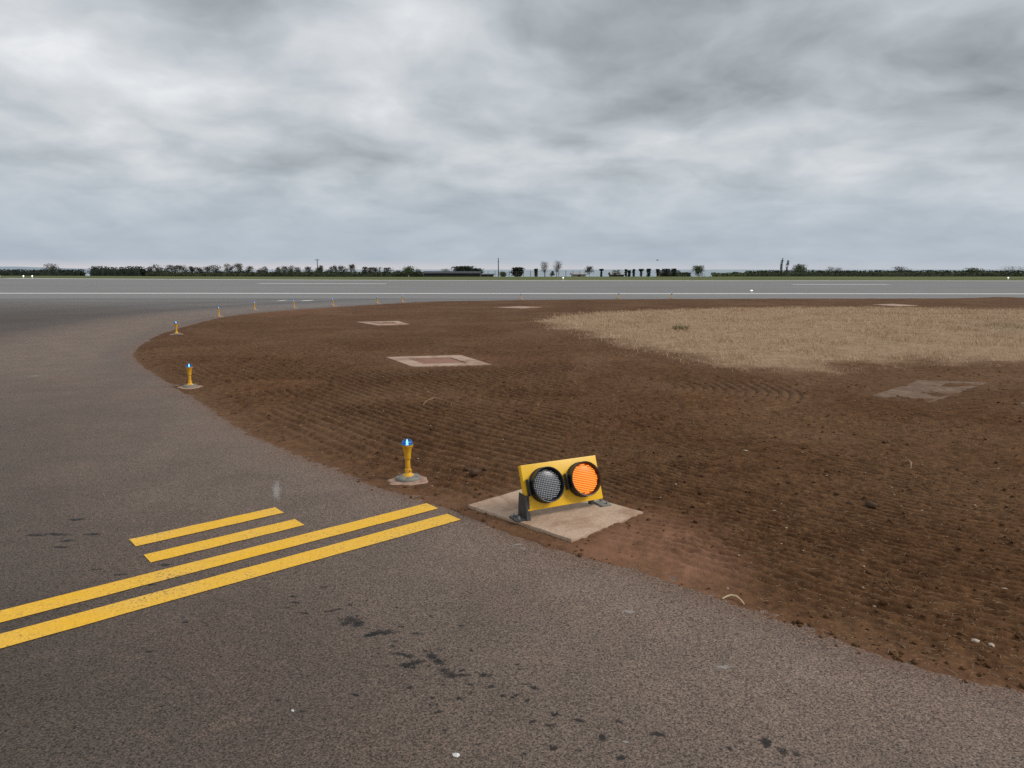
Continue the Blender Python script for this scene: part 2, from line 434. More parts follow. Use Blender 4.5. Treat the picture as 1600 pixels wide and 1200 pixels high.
def grass_mat(t, b):
    o = t.obj()
    n = t.noise(t.scale(o, (.3, 1, 1)), .12, 5, .65); f = t.noise(o, 1.5, 4, .7)
    col = t.mix(t.map(n, .35, .68), (.085, .104, .033), (.155, .158, .064))
    col = t.vmath('SCALE', col, scale=t.map(f, .3, .7, .75, 1.25))
    t.put(b.inputs['Base Color'], col); b.inputs['Roughness'].default_value = .9; b.inputs['Specular IOR Level'].default_value = .1
material('green_grass', grass_mat)

def paint(base, worn, holes):
    def fn(t, b):
        o = t.obj()
        g = t.noise(o, 75, 4, .7); w = t.noise(o, 2.4, 4, .6)
        col = t.mix(t.map(w, .3, .75), base, worn)
        col = t.vmath('SCALE', col, scale=t.map(t.noise(o, 130, 3, .6), .3, .7, .80, 1.15))
        hole = t.map(t.math('ADD', g, t.math('MULTIPLY', t.math('SUBTRACT', w, .5), holes)), .585, .66)
        col = t.mix(t.math('MULTIPLY', hole, .8), col, (.10, .075, .045))
        t.put(b.inputs['Base Color'], col); b.inputs['Roughness'].default_value = .7
        t.put(b.inputs['Normal'], t.bump(g, .45, .005))
    return fn
material('yellow_line_paint', paint((.86, .47, .022), (.83, .49, .085), .25))
material('white_line_paint', paint((.78, .77, .73), (.6, .59, .57), .1))
material('worn_white_paint', paint((.42, .41, .40), (.34, .33, .33), .3))

def concrete(name, c1, c2, soilc, amt):
    def fn(t, b):
        o = t.obj(); n = t.noise(o, 5, 6, .65); f = t.noise(o, 70, 4, .65)
        col = t.mix(t.map(n, .3, .7), c1, c2)
        col = t.vmath('SCALE', col, scale=t.map(f, .3, .7, .78, 1.2))
        d = t.map(t.noise(o, 3.1, 6, .68, .8), .60 - amt * .3, .78 - amt * .3)
        col = t.mix(t.math('MULTIPLY', d, .75), col, soilc)
        t.put(b.inputs['Base Color'], col); b.inputs['Roughness'].default_value = .9
        t.put(b.inputs['Normal'], t.bump(f, .4, .006))
    return material(name, fn)
concrete('slab_concrete', (.45, .315, .22), (.52, .38, .275), (.30, .17, .105), .4)
concrete('dusty_concrete', (.40, .265, .19), (.48, .345, .26), (.22, .12, .075), .5)
concrete('dirt_covered_concrete', (.15, .09, .055), (.25, .17, .115), (.12, .066, .038), .8)
concrete('lid_concrete', (.26, .125, .085), (.32, .165, .115), (.16, .09, .055), .4)

def tar(t, b):
    o = t.obj(); r = t.attr('rim')
    b.inputs['Base Color'].default_value = (.020, .018, .018, 1); b.inputs['Roughness'].default_value = .6
    k = t.math('ADD', r, t.math('MULTIPLY', t.math('SUBTRACT', t.noise(o, 110, 4, .7), .5), 1.5))
    k = t.math('ADD', k, t.math('MULTIPLY', t.math('SUBTRACT', t.noise(o, 32, 3, .6), .5), 1.4))
    a = t.map(k, .35, .9, .92, 0.)
    a = t.math('MULTIPLY', a, t.map(t.noise(o, 7, 3, .6), .35, .65, .65, 1.0))
    t.put(b.inputs['Alpha'], a)
    t.put(b.inputs['Normal'], t.bump(t.noise(o, 90, 4, .7), .6, .006))
material('tar_stain', tar)
def scuff(t, b):
    o = t.obj(); r = t.attr('rim')
    b.inputs['Base Color'].default_value = (.34, .30, .27, 1); b.inputs['Roughness'].default_value = .8
    k = t.math('ADD', r, t.math('MULTIPLY', t.math('SUBTRACT', t.noise(o, 60, 5, .75), .5), 2.2))
    t.put(b.inputs['Alpha'], t.map(k, .3, .75, .75, 0.))
material('pale_scuff', scuff)

# ------------------------------------------------------------------ the setting
# ground: grass all round
X, Y, F = grid(graded(-1300, 1300, 0, 6, .05), graded(-340, 520, 60, 2.5, .03))
g = mesh_np('ground', np.stack([X, Y, elev(X, Y) - .03], 1), F, 'green_grass', smooth=True); tag(g, kind='structure')

# taxiway apron
X, Y, F = grid(graded(-75, 40, -1, .10, .02), graded(-14, 45.6, 4, .10, .02))
d = -edge_signed(X, Y)
dust = np.exp(-np.maximum(d, 0) / 1.5) * .85 + .62 * np.exp(-((d - 2.1) / 1.7) ** 2) * sstep(Y, 2, 7) + .36 * sstep(X - .1 * Y, -1.6, .8) + .10 * sstep(Y, 5, 9)
dust = dust * (1 - .55 * sstep(-X - .2 * Y, .3, 4) * (1 - sstep(Y, 6, 14)))
far = sstep(Y + .16 * X - 2.5 * fbm(X, Y, .12, 3, .5, 80), 20, 39)
lane = .75 * np.exp(-((d - 4.6 - .5 * fbm(X, Y, .15, 2)) / .75) ** 2) + .5 * np.exp(-((d - 8.4) / .8) ** 2) + .5 * np.exp(-((d - .25) / .3) ** 2) * sstep(Y, 7, 12)
lane = lane * sstep(Y, 5, 13) + .55 * np.exp(-((d - .07) / .06) ** 2) * sstep(X, .5, 1.3)
tw = mesh_np('taxiway', np.stack([X, Y, 0 * X], 1), F, 'taxiway_asphalt', dict(dust=np.clip(dust, 0, 1), spill=np.clip(.8 * np.exp(-np.maximum(d, 0) / (.10 + .12 * sstep(fbm(X, Y, 1.3, 3, .6, 120), 0, .6))), 0, 1) * (1 - .6 * sstep(Y, 10, 30)), lane=np.clip(lane, 0, 1), far=far)); tag(tw, kind='structure')

# runway
def strip_quad(name, P, mat, parent, dz=0., nx=60, ny=2):
    """a painted or paved quad laid on the swell of the ground; P = 4 corners, long sides first"""
    P = np.array(P, float); u = np.linspace(0, 1, nx); w = np.linspace(0, 1, ny)
    U, Wt = np.meshgrid(u, w)
    Q = ((1 - U)[..., None] * P[0] + U[..., None] * P[1]) * (1 - Wt)[..., None] + ((1 - U)[..., None] * P[3] + U[..., None] * P[2]) * Wt[..., None]
    i = np.arange(nx * ny).reshape(ny, nx)
    Fq = np.stack([i[:-1, :-1], i[:-1, 1:], i[1:, 1:], i[1:, :-1]], -1).reshape(-1, 4)
    x, y = Q[..., 0].ravel(), Q[..., 1].ravel()
    return mesh_np(name, np.stack([x, y, elev(x, y) + dz], 1), Fq, mat, parent=parent)
def far_edge(x): return 100.2 - .05 * x * 1.0
X, Y, F = grid(np.linspace(-700, 700, 240), np.linspace(0, 1, 40))
Y2 = 39.0 + Y * (np.clip(far_edge(X), 92, 112) + 3 - 39.0)
rw = mesh_np('runway', np.stack([X, Y2, elev(X, Y2) + .004], 1), F, 'runway_asphalt'); tag(rw, kind='structure')
def long_line(name, f0, x0, x1, wid, mat, label, n=160):     # wid in metres
    xs = np.linspace(x0, x1, n); ya = f0(xs)
    x = np.concatenate([xs, xs]); y = np.concatenate([ya, ya + wid])
    i = np.arange(n); Fq = np.stack([i[:-1], i[1:], i[1:] + n, i[:-1] + n], 1)
    o = mesh_np(name, np.stack([x, y, elev(x, y) + .009], 1), Fq, mat, parent=rw); o['label'] = label
    return o
near_edge = lambda x: 46.9 - .018 * x
centre = lambda x: 76.6 - .075 * x
long_line('edge_line', near_edge, -420, 420, 1.25, 'white_line_paint', 'white edge stripe along the near side of the runway', 60)
long_line('edge_line', lambda x: np.clip(far_edge(x), 92, 112), -73, 420, 2.4, 'white_line_paint', 'white edge stripe along the far side of the runway')
for (xa, xb) in ((-78, -30), (-27.6, -13.5), (28.8, 38.5), (64, 92)):
    thin = (xa == -78)
    long_line('centre_dash', centre, xa, xb, .6 if thin else 1.5, 'worn_white_paint' if thin else 'white_line_paint', 'worn white centre dash at the far left' if thin else 'white centre line dash on the runway', 14)
long_line('worn_line', centre, 8.4, 28.5, .7, 'worn_white_paint', 'thin worn white line leading into the right centre dash', 20)
xs = np.linspace(0, 1, 14)
x = np.concatenate([-73.2 - .3 * xs, -71.2 - .3 * xs]); y = np.concatenate([92 + 12 * xs] * 2); i = np.arange(14)
ol = mesh_np('turnoff_line', np.stack([x - 4, y, elev(x - 4, y) + .01], 1), np.stack([i[:-1], i[1:], i[1:] + 14, i[:-1] + 14], 1), 'white_line_paint', parent=rw); ol['label'] = 'white line turning off the runway at the far left'

# holding position lines painted on the taxiway
HD = Vector((math.cos(R(40.9)), math.sin(R(40.9)))); HN = Vector((-HD.y, HD.x)); H0 = Vector((-2.223, 2.925))
def hold_line(a, b, n0, n1, name, label):
    P = [H0 + HD * a + HN * n0, H0 + HD * b + HN * n0, H0 + HD * b + HN * n1, H0 + HD * a + HN * n1]
    nx = 60; u = np.linspace(0, 1, nx)
    lo = np.array([P[0] + (P[1] - P[0]) * float(k) for k in u]); hi = np.array([P[3] + (P[2] - P[3]) * float(k) for k in u])
    lo += np.outer(.006 * perlin(lo[:, 0], lo[:, 1], 7, n0 * 10), HN); hi += np.outer(.006 * perlin(hi[:, 0], hi[:, 1], 7, n1 * 10), HN)
    V = np.vstack([lo, hi]); i = np.arange(nx)
    o = mesh_np(name, np.column_stack([V, np.full(len(V), .004)]), np.stack([i[:-1], i[1:], i[1:] + nx, i[:-1] + nx], 1), 'yellow_line_paint', parent=tw)
    o['label'] = label
hold_line(-6, 2.44, -.075, .075, 'solid_line', 'solid yellow line nearest the camera')
hold_line(-6, 2.46, .20, .345, 'solid_line', 'solid yellow line next to the dashes')
hold_line(.735, 1.635, .49, .635, 'dash_line', 'yellow dash beside the solid lines')
hold_line(.735, 1.635, .80, .945, 'dash_line', 'yellow dash furthest from the solid lines')
hold_line(-1.065, -.165, .49, .635, 'dash_line', 'yellow dash cut off by the left border, nearer the solid lines')
hold_line(-1.065, -.165, .80, .945, 'dash_line', 'yellow dash cut off by the left border, further from the solid lines')
for (xa, xb, y) in ((-11.9, -11.6, 36.6), (-10.65, -10.2, 36.5)):
    o = mesh_np('white_mark', [(xa, y, .0045), (xb, y + .3, .0045), (xb, y + 1.1, .0045), (xa, y + .75, .0045)], [(0, 1, 2, 3)], 'white_line_paint', parent=tw)
    o['label'] = 'short white paint mark beyond the far edge lights'

# stains on the taxiway
def blots(name, L, mat, dz):
    V = []; Fq = []; A = []
    for (x, y, rx, ry, rot) in L:
        n = 18; k0 = len(V); V.append((x, y, dz)); A.append(0.); ph = random.uniform(0, 9)
        for ring, rr in ((.5, .5), (1., 1.)):
            for k in range(n):
                a = 2 * math.pi * k / n; q = rr * (1 + .25 * math.sin(2 * a + ph) + .18 * math.sin(5 * a + 2 * ph) + random.uniform(-.1, .1))
                px, py = rx * q * math.cos(a), ry * q * math.sin(a); c, s = math.cos(rot), math.sin(rot)
                V.append((x + px * c - py * s, y + px * s + py * c, dz)); A.append(ring)
        for k in range(n):
            k2 = (k + 1) % n
            Fq.append((k0, k0 + 1 + k, k0 + 1 + k2)); Fq.append((k0 + 1 + k, k0 + 1 + n + k, k0 + 1 + k2)); Fq.append((k0 + 1 + k2, k0 + 1 + n + k, k0 + 1 + n + k2))
        dz += .00002
    o = mesh_np(name, V, Fq, mat, dict(rim=A), parent=tw); o['kind'] = 'stuff'; return o
TAR = [(-.57, 3.009, .055, .035), (-.62, 2.99, .04, .02), (-.736, 3.116, .06, .04), (-.70, 3.08, .04, .03), (-.76, 3.09, .03, .02), (-.335, 2.809, .026, .035), (-.30, 2.765, .03, .03), (-.242, 2.665, .042, .026),
    (-.275, 2.70, .025, .02), (-.395, 2.76, .04, .026), (-.43, 2.74, .03, .02), (-.403, 2.72, .022, .014), (-.471, 2.825, .04, .016), (-.43, 2.81, .03, .015), (-.191, 2.665, .025, .014), (-.115, 2.665, .024, .018), (-.082, 2.584, .018, .017), (-.036, 2.525, .013, .012),
    (-2.772, 4.212, .09, .03), (-2.811, 4.474, .05, .03), (-2.557, 4.212, .05, .03), (-2.649, 4.107, .06, .02), (-2.626, 4.007, .05, .02), (-2.9, 4.2, .07, .025), (-1.531, 2.845, .024, .012), (-.778, 3.276, .014, .012), (-.979, 3.191, .03, .012),
    (-.863, 3.21, .035, .014), (-.83, 3.23, .025, .012), (-.623, 2.986, .03, .016), (-.50, 3.06, .02, .01), (-.426, 2.998, .022, .014), (.087, 2.575, .022, .012), (.05, 2.6, .018, .007), (.02, 2.53, .018, .010), (.156, 2.405, .016, .014), (.076, 2.364, .018, .014), (.136, 2.342, .018, .014),
    (.241, 2.371, .03, .014), (.38, 2.367, .018, .014), (.312, 2.278, .018, .02), (.512, 2.292, .032, .018), (.14, 2.217, .014, .014), (.36, 2.169, .016, .018), (.87, 2.25, .02, .03), (.91, 2.20, .022, .026), (.95, 2.19, .014, .02), (.735, 2.217, .012, .012),
    (-.876, 2.492, .016, .014), (-.766, 2.424, .015, .011), (-.596, 2.529, .016, .010), (-.396, 2.575, .014, .012), (-1.082, 3.366, .022, .010), (-.96, 3.468, .022, .01), (-2.068, 3.624, .04, .014), (-2.241, 3.69, .03, .012), (-1.5, 3.1, .02, .01), (-1.05, 3.30, .03, .012),
    (-.23, 3.07, .016, .009), (-.17, 2.85, .013, .010), (-.27, 2.42, .02, .008), (-.30, 2.51, .012, .007), (-1.9, 3.75, .05, .014), (-1.85, 3.5, .03, .01)]
for k in range(46):
    a = random.gauss(0, 1); TAR.append((-.45 + a * .35 + random.gauss(0, .05), 2.85 - a * .3 + random.gauss(0, .16), random.uniform(.006, .016), random.uniform(.005, .010)))
blots('tar_stains', [(x, y, a * 1.0, b_ * 1.15, random.uniform(-.3, .3)) for x, y, a, b_ in TAR], 'tar_stain', .0015)
blots('pale_scuffs', [(.03, 4.04, .05, .02, .2), (.06, 3.98, .05, .015, -.5), (-7.2, 10.8, .2, .08, .1), (-1.72, 5.1, .05, .35, .25), (.55, 3.2, .05, .03, .3), (.86, 2.72, .05, .03, .3), (.39, 2.25, .02, .012, 0)], 'pale_scuff', .0022)

# ploughed soil, with the dry grass area as part of the same ground
xs = np.concatenate([graded(-11, 2.0, 2.0, .0125, .0056)[:-2], graded(2.0, 92, 2.0, .0125, .0092)]); ys = np.concatenate([np.arange(-9.5, 2.1, .16), [2.1]])
yy = [2.1 + .0095]
while yy[-1] < 47: yy.append(yy[-1] + max(.0095, .0031 * yy[-1]))
ys = np.concatenate([ys, yy])
X, Y, F = grid(xs, ys)
ds = edge_signed(X, Y)
keep = (ds + .03 * fbm(X, Y, 5, 3, .6, 90)) > -.02
Fk = F[keep[F].all(1)]
use = np.unique(Fk); remap = np.full(len(X), -1, np.int32); remap[use] = np.arange(len(use))
X, Y, ds, Fk = X[use], Y[use], ds[use], remap[Fk]
Z = pad_blend(X, Y, soil_height(X, Y, ds), ds)
dd = dist_poly(X, Y, DRY); sg = np.where(inside(X, Y, DRY), dd, -dd)
dry = sstep(sg + .7 * fbm(X, Y, .8, 4, .65, 95), -.45, .8)
Z = Z + .05 * sstep(sg, -.6, 1.0) + .30 * sstep(X, 22, 40) * sstep(Y, 30, 38) * 0
Z = Z + .06 * np.exp(-((X - 26.3) / 1.3) ** 2 - ((Y - 39.2) / .8) ** 2) * sstep(ds, 0, .6)
Z = np.maximum(Z, np.where(ds < .3, -.01, .003))
Z = np.minimum(Z, -.010 + .8 * (ds + .03 * fbm(X, Y, 5, 3, .6, 90) + .02) + .004 * perlin(X, Y, 25, 93))      # feathers out below the asphalt at its edge
def blob(x0, y0, rx, ry): return np.exp(-((X - x0) / rx) ** 2 - ((Y - y0) / ry) ** 2)
red = np.clip(1.1 * blob(.85, 4.1, .30, .38) + .8 * blob(1.0, 3.7, .2, .3) + .5 * blob(.5, 3.95, .3, .2) + .35 * np.exp(-ds / .09) * (1 - sstep(Y, 7, 10)) + .5 * blob(-9.2, 28, 3, 3) + .25 * blob(0, 4.8, .5, .4) + .4 * blob(-.6, 12.4, 1.6, 1.1)
              + .6 * sstep(Y, 25, 33) * (1 - sstep(X, 2, 9)) * 0, 0, 1)
so_ = mesh_np('soil', np.stack([X, Y, Z], 1), Fk, 'ploughed_soil', dict(red=red, dry=dry)); tag(so_, kind='structure')

# sea and distant coast beyond the airfield
def sea_mat(t, b):
    b.inputs['Base Color'].default_value = (.25, .31, .35, 1); b.inputs['Roughness'].default_value = .35; b.inputs['Specular IOR Level'].default_value = .5
material('sea_water', sea_mat)
s = mesh_np('sea', [(-40000, -3000, -42), (40000, -3000, -42), (40000, 45000, -42), (-40000, 45000, -42)], [(0, 1, 2, 3)], 'sea_water'); tag(s, kind='structure')
simple('hill_haze_blue', (.27, .33, .38), .9, .1, .001)  # pale blue of distance haze put into the hill colour, no air built
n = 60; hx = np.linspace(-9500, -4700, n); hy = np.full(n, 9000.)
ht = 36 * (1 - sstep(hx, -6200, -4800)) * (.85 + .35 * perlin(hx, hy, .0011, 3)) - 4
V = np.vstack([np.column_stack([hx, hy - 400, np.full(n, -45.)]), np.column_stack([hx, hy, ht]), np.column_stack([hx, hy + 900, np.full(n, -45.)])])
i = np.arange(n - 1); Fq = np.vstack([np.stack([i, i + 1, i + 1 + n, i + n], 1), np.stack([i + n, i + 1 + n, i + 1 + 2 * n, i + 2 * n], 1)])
tag(mesh_np('hills', V, Fq, 'hill_haze_blue', smooth=True), kind='structure')

# ------------------------------------------------------------------ concrete slabs in the soil
def slab(P, z, name, label, cat='concrete slab', mat='slab_concrete', group=None, chip=.006):
    P = np.array(P); c = P.mean(0)
    bm = bmesh.new(); ring = []
    m = 14
    for a, b_ in zip(P, np.roll(P, -1, 0)):
        for k in range(m):
            q = a + (b_ - a) * k / m; nrm = (c - q) / np.linalg.norm(c - q)
            q = q + nrm * random.uniform(0, chip) * (1.8 if k == 0 else 1); ring.append(q - c)
    top = [bm.verts.new((*q * .994, z)) for q in ring]; mid = [bm.verts.new((*q, z - .007)) for q in ring]; bot = [bm.verts.new((*q, -.08)) for q in ring]
    N = len(ring)
    bm.faces.new(top)
    for k in range(N):
        k2 = (k + 1) % N
        bm.faces.new((mid[k], mid[k2], top[k2], top[k])); bm.faces.new((bot[k], bot[k2], mid[k2], mid[k]))
    bmesh.ops.recalc_face_normals(bm, faces=bm.faces[:])
    me = bpy.data.meshes.new(name); bm.to_mesh(me); bm.free(); me.materials.append(MATS[mat])
    o = bpy.data.objects.new(name, me); C.objects.link(o); o.location = (c[0], c[1], 0)
    return tag(o, label, cat, group) if label else o
G1 = 'concrete slabs set in the soil'
slab(PADS['guard'], PAD_Z['guard'], 'concrete_slab', 'square concrete slab that the yellow twin lamp board stands on', group=G1)
slab(PADS['far_mid'], PAD_Z['far_mid'], 'concrete_slab', 'thin pale concrete slab far off in the soil, left of the dry grass tip', mat='dusty_concrete', group=G1)
slab(PADS['buried'], PAD_Z['buried'], 'concrete_slab', 'concrete slab half buried under dirt in front of the dry grass', mat='dirt_covered_concrete', group=G1, chip=.03)
slab(PADS['far_right'], PAD_Z['far_right'], 'concrete_slab', 'pale concrete slab in the far soil strip behind the dry grass', mat='dusty_concrete', group=G1)
slab(PADS['edge_right'], PAD_Z['edge_right'], 'concrete_slab', 'dirt covered concrete slab cut off by the right border', mat='dirt_covered_concrete', group=G1, chip=.03)
def pit(P, z, label):
    P = np.array(P); c = P.mean(0)
    root = thing('drawpit_cover', label, 'pit cover', (c[0], c[1], 0), group='pit covers in the soil')
    ins = .20 / np.mean(np.hypot(*(P - c).T)) + .12
    I = c + (P - c) * (1 - ins * 1.35)
    bars = []
    for k in range(4):
        k2 = (k + 1) % 4
        V = [(*(q - c), zz) for zz in (-.08, z) for q in (P[k], P[k2], I[k2], I[k])]
        mb = MB(); mb.add(V, [(0, 3, 2, 1), (4, 5, 6, 7), (0, 1, 5, 4), (1, 2, 6, 5), (2, 3, 7, 6), (3, 0, 4, 7)])
        mb.build('frame_beam', 'dusty_concrete', root)
    I2 = c + (I - c) * .985
    V = [(*(q - c), zz) for zz in (-.08, z - .014) for q in I2]
    MB().add(V, [(0, 3, 2, 1), (4, 5, 6, 7), (0, 1, 5, 4), (1, 2, 6, 5), (2, 3, 7, 6), (3, 0, 4, 7)]).build('lid', 'lid_concrete', root)
pit(PADS['pit'], PAD_Z['pit'], 'concrete framed pit cover with brown lid in the middle of the soil')
pit(PADS['far_left'], PAD_Z['far_left'], 'smaller looking pale framed pit cover far back near the curve')

# ------------------------------------------------------------------ object materials
simple('yellow_enamel', (.88, .50, .008), .38, .07, 14, spec=.5)
simple('yellow_post', (.72, .37, .02), .48, .18, 40, spec=.45)
simple('black_housing', (.018, .017, .017), .42, .3, 25, spec=.5)
simple('worn_black_steel', (.055, .050, .047), .6, .5, 40, spec=.45)
simple('grey_casting', (.21, .20, .17), .6, .25, 25)
simple('dark_rubber', (.03, .028, .027), .8)
simple('steel_bolt', (.32, .31, .30), .4, .3, 50, metal=.6)
simple('lens_dark', (.045, .048, .052), .25, .1, 40, spec=.5)
simple('bead_clear', (.58, .60, .62), .22, .2, 90, spec=.6)
simple('ring_mortar', (.36, .225, .165), .9, .45, 18, bump=.4)
def emis(name, base, em, st, rough=.3):
    def fn(t, b):
        b.inputs['Base Color'].default_value = (*base, 1); b.inputs['Roughness'].default_value = rough
        b.inputs['Emission Color'].default_value = (*em, 1); b.inputs['Emission Strength'].default_value = st
    material(name, fn)
emis('amber_lens', (.40, .08, .01), (1, .09, .004), .22)
emis('amber_bead', (.6, .22, .03), (1, .40, .05), .70)
emis('blue_lamp', (.3, .5, .8), (.55, .8, 1.0), 3.5)
def blue_glass(t, b):
    b.inputs['Base Color'].default_value = (.045, .20, .62, 1); b.inputs['Roughness'].default_value = .04
    b.inputs['Transmission Weight'].default_value = .9; b.inputs['IOR'].default_value = 1.3; b.inputs['Specular IOR Level'].default_value = .6
material('blue_glass', blue_glass)

# ------------------------------------------------------------------ runway guard light
BL, BH, TILT = .567, .290, R(20.5)
root = thing('runway_guard_light', 'yellow board with two round black hooded lamps, the right one lit amber', 'guard light', (.100 + .5 * BL * math.cos(R(27.2)), 4.352 + .5 * BL * math.sin(R(27.2)), .038), R(27.2))
TM = Matrix.Translation((0, 0, .060)) @ Matrix.Rotation(-TILT, 4, 'X')      # local frame on the leaning board
MB().box((0, .020, BH / 2), (BL, .040, BH), TM, .005).build('backboard', 'yellow_enamel', root, 40)
MB().box((0, .046, BH / 2), (BL - .03, .010, BH - .03), TM, .003).build('rear_cover', 'worn_black_steel', root, 40)
for sx in (-1, 1):
    x = sx * (BL / 2 + .006) if sx < 0 else BL / 2 - .04
    # bent plate: a front flange and a side web that widens to the foot
    f0, f1 = (-.010, -.004) if sx < 0 else (.075, .080)
    ix = x + .022
    q = [(x - .004, f0, 0), (ix, f0, 0), (ix, f0 + .006, 0), (x + .004, f0 + .006, 0), (x + .004, .115, 0), (x - .004, .115, 0)]
    top = [(x - .004, f0 + .030, .155), (ix, f0 + .030, .155), (ix, f0 + .036, .155), (x + .004, f0 + .036, .155), (x + .004, .105, .155), (x - .004, .105, .155)]
    F6 = [(i, (i + 1) % 6, 6 + (i + 1) % 6, 6 + i) for i in range(6)] + [(0, 3, 2, 1), (0, 5, 4, 3), (6, 7, 8, 9), (6, 9, 10, 11)]
    MB().add(q + top, F6).build('bracket', 'worn_black_steel', root)
    fx = x - .036 if sx < 0 else BL / 2 + .03
    MB().box((fx, .052, .006), (.080, .105, .012), None, .004).build('foot', 'grey_casting' if sx > 0 else 'worn_black_steel', root, 40)
    for yy_ in (.018, .085):
        MB().lathe([(.011, .011), (.011, .020), (.006, .020), (.006, .030), (.003, .031)], 6, Matrix.Translation((fx + sx * .012, yy_, 0))).build('bolt', 'steel_bolt', root)
RH = .112
AX = TM @ Matrix.Translation((0, 0, 0)) @ Matrix.Rotation(R(90), 4, 'X')     # lathe z -> out of the board (-y)
for sx, lit in ((-1, False), (1, True)):
    cx = sx * BL * .247
    M = TM @ Matrix.Translation((cx, 0, BH * .5)) @ Matrix.Rotation(R(90), 4, 'X')
    h = MB().lathe([(RH - .006, .0), (RH + .003, .004), (RH + .003, .014), (RH - .002, .018), (RH - .003, .056), (RH + .001, .060), (RH + .001, .069), (RH - .002, .072),
                    (RH - .006, .071), (RH - .007, .042), (RH - .010, .036), (RH - .016, .030)], 48, M, True, True).build('lamp_housing', 'black_housing', root, 35)
    rl = RH - .009
    prof = [(rl * math.sin(a), .036 + .020 * (math.cos(a) - 0)) for a in np.linspace(math.pi / 2, .06, 7)]
    ln = MB().lathe(prof, 40, M, False, True).build('lens', 'amber_lens' if lit else 'lens_dark', h, 60)
    mb = MB(); st = .0115
    nb = int(rl / st) + 1
    for iy in range(-nb, nb + 1):
        for ix in range(-nb, nb + 1):
            px, py = ix * st, iy * st; rr = math.hypot(px, py)
            if rr > rl - .009: continue
            z = .036 + .020 * math.sqrt(max(0, 1 - (rr / rl) ** 2))
            a_ = .0060 if lit else .0036; e_ = .0033 if lit else .0032
            # small square-based domed bead; in the lit lamp they are wider than high
            V = [(px - a_, py - e_, z - .002), (px + a_, py - e_, z - .002), (px + a_, py + e_, z - .002), (px - a_, py + e_, z - .002),
                 (px - a_ * .6, py - e_ * .6, z + .0035), (px + a_ * .6, py - e_ * .6, z + .0035), (px + a_ * .6, py + e_ * .6, z + .0035), (px - a_ * .6, py + e_ * .6, z + .0035)]
            mb.add(V, [(0, 1, 5, 4), (1, 2, 6, 5), (2, 3, 7, 6), (3, 0, 4, 7), (4, 5, 6, 7)], M)
    bd = mb.build('bead_array', 'amber_bead' if lit else 'bead_clear', h); bd['kind'] = 'stuff'
    lt = MB().box((-RH - .009, 0, .020), (.016, .105, .034), M, .004)
    lt.build('latch', 'black_housing', h, 40)

# ------------------------------------------------------------------ taxiway edge lights
def make_edge_light():
    root = thing('taxiway_edge_light', 'x', 'edge light', group='blue taxiway edge lights round the soil')
    V = []; 
    rim = [.150 * (1 + .10 * math.sin(3 * a + 1) + .07 * math.sin(7 * a)) for a in np.linspace(0, 2 * math.pi, 28, endpoint=False)]
    n = 28; mb = MB()
    for sc, z in ((1.06, -.05), (1.0, .008), (.9, .014)):
        V += [(r * sc * math.cos(2 * math.pi * k / n), r * sc * math.sin(2 * math.pi * k / n), z) for k, r in enumerate(rim)]
    mb.add(V, [(i * n + k, i * n + (k + 1) % n, (i + 1) * n + (k + 1) % n, (i + 1) * n + k) for i in range(2) for k in range(n)] + [tuple(2 * n + k for k in range(n))])
    mb.build('mortar_bed', 'ring_mortar', root)
    MB().lathe([(.090, .004), (.092, .008), (.092, .028), (.086, .036), (.060, .041), (.045, .044)], 32).build('base_plate', 'grey_casting', root, 40)
    mb = MB()
    for k in range(6):
        a = k * math.pi / 3 + .3
        mb.lathe([(.008, .034), (.008, .045), (.004, .046)], 6, Matrix.Translation((.074 * math.cos(a), .074 * math.sin(a), 0)))
    bo = mb.build('bolt_ring', 'steel_bolt', root); bo['kind'] = 'stuff'
    MB().lathe([(.044, .0445), (.040, .050), (.026, .062), (.0235, .066), (.0235, .094), (.019, .098), (.0185, .172), (.0235, .173)], 24).build('stem', 'yellow_post', root, 35)
    MB().box((.026, 0, .086), (.018, .014, .014), None, .002).build('clamp_screw', 'yellow_post', root, 40)
    MB().lathe([(.0225, .1735), (.0245, .176), (.0265, .215), (.034, .255), (.043, .270), (.0455, .274), (.0455, .280), (.041, .282)], 28).build('lamp_head', 'yellow_post', root, 35)
    MB().lathe([(.0465, .2825), (.0470, .286), (.0455, .289)], 28).build('collar', 'grey_casting', root, 35)
    prof = [(.043 * math.cos(a) + .0005, .2895 + .040 * math.sin(a)) for a in np.linspace(0, math.pi / 2 - .05, 7)]
    dm = MB().lathe(prof, 28).build('lens_dome', 'blue_glass', root, 60)
    MB().lathe([(.006, .2915), (.008, .297), (.004, .304), (.006, .310), (.002, .318)], 12).build('lamp_core', 'blue_lamp', dm, 60)
    return root
LIGHTS = [(-.79, 5.33, 'nearest blue topped yellow edge light, left of the amber guard light'),
 (-4.374, 9.70, 'blue topped yellow edge light at the near inside of the soil curve'),
 (-8.219, 17.70, 'blue topped yellow edge light at the far bend of the soil'),
 (-9.881, 24.45, 'fourth edge light from the camera, just past the far bend'),
 (-10.05, 28.35, 'fifth edge light from the camera, on the asphalt side of the soil edge'),
 (-8.97, 29.90, 'sixth edge light from the camera, between two short white paint marks'),
 (-7.75, 31.45, 'seventh edge light from the camera along the back edge of the soil'),
 (-6.22, 33.65, 'left of the close pair of edge lights on the back edge of the soil'),
 (-5.261, 34.95, 'right of the close pair of edge lights on the back edge of the soil'),
 (.487, 38.3, 'edge light on the back soil edge, straight beyond the guard light'),
 (5.75, 39.3, 'edge light on the back soil edge, beyond the tip of the dry grass'),
 (8.68, 39.6, 'rightmost edge light on the back soil edge, beyond the dry grass')]
base = None
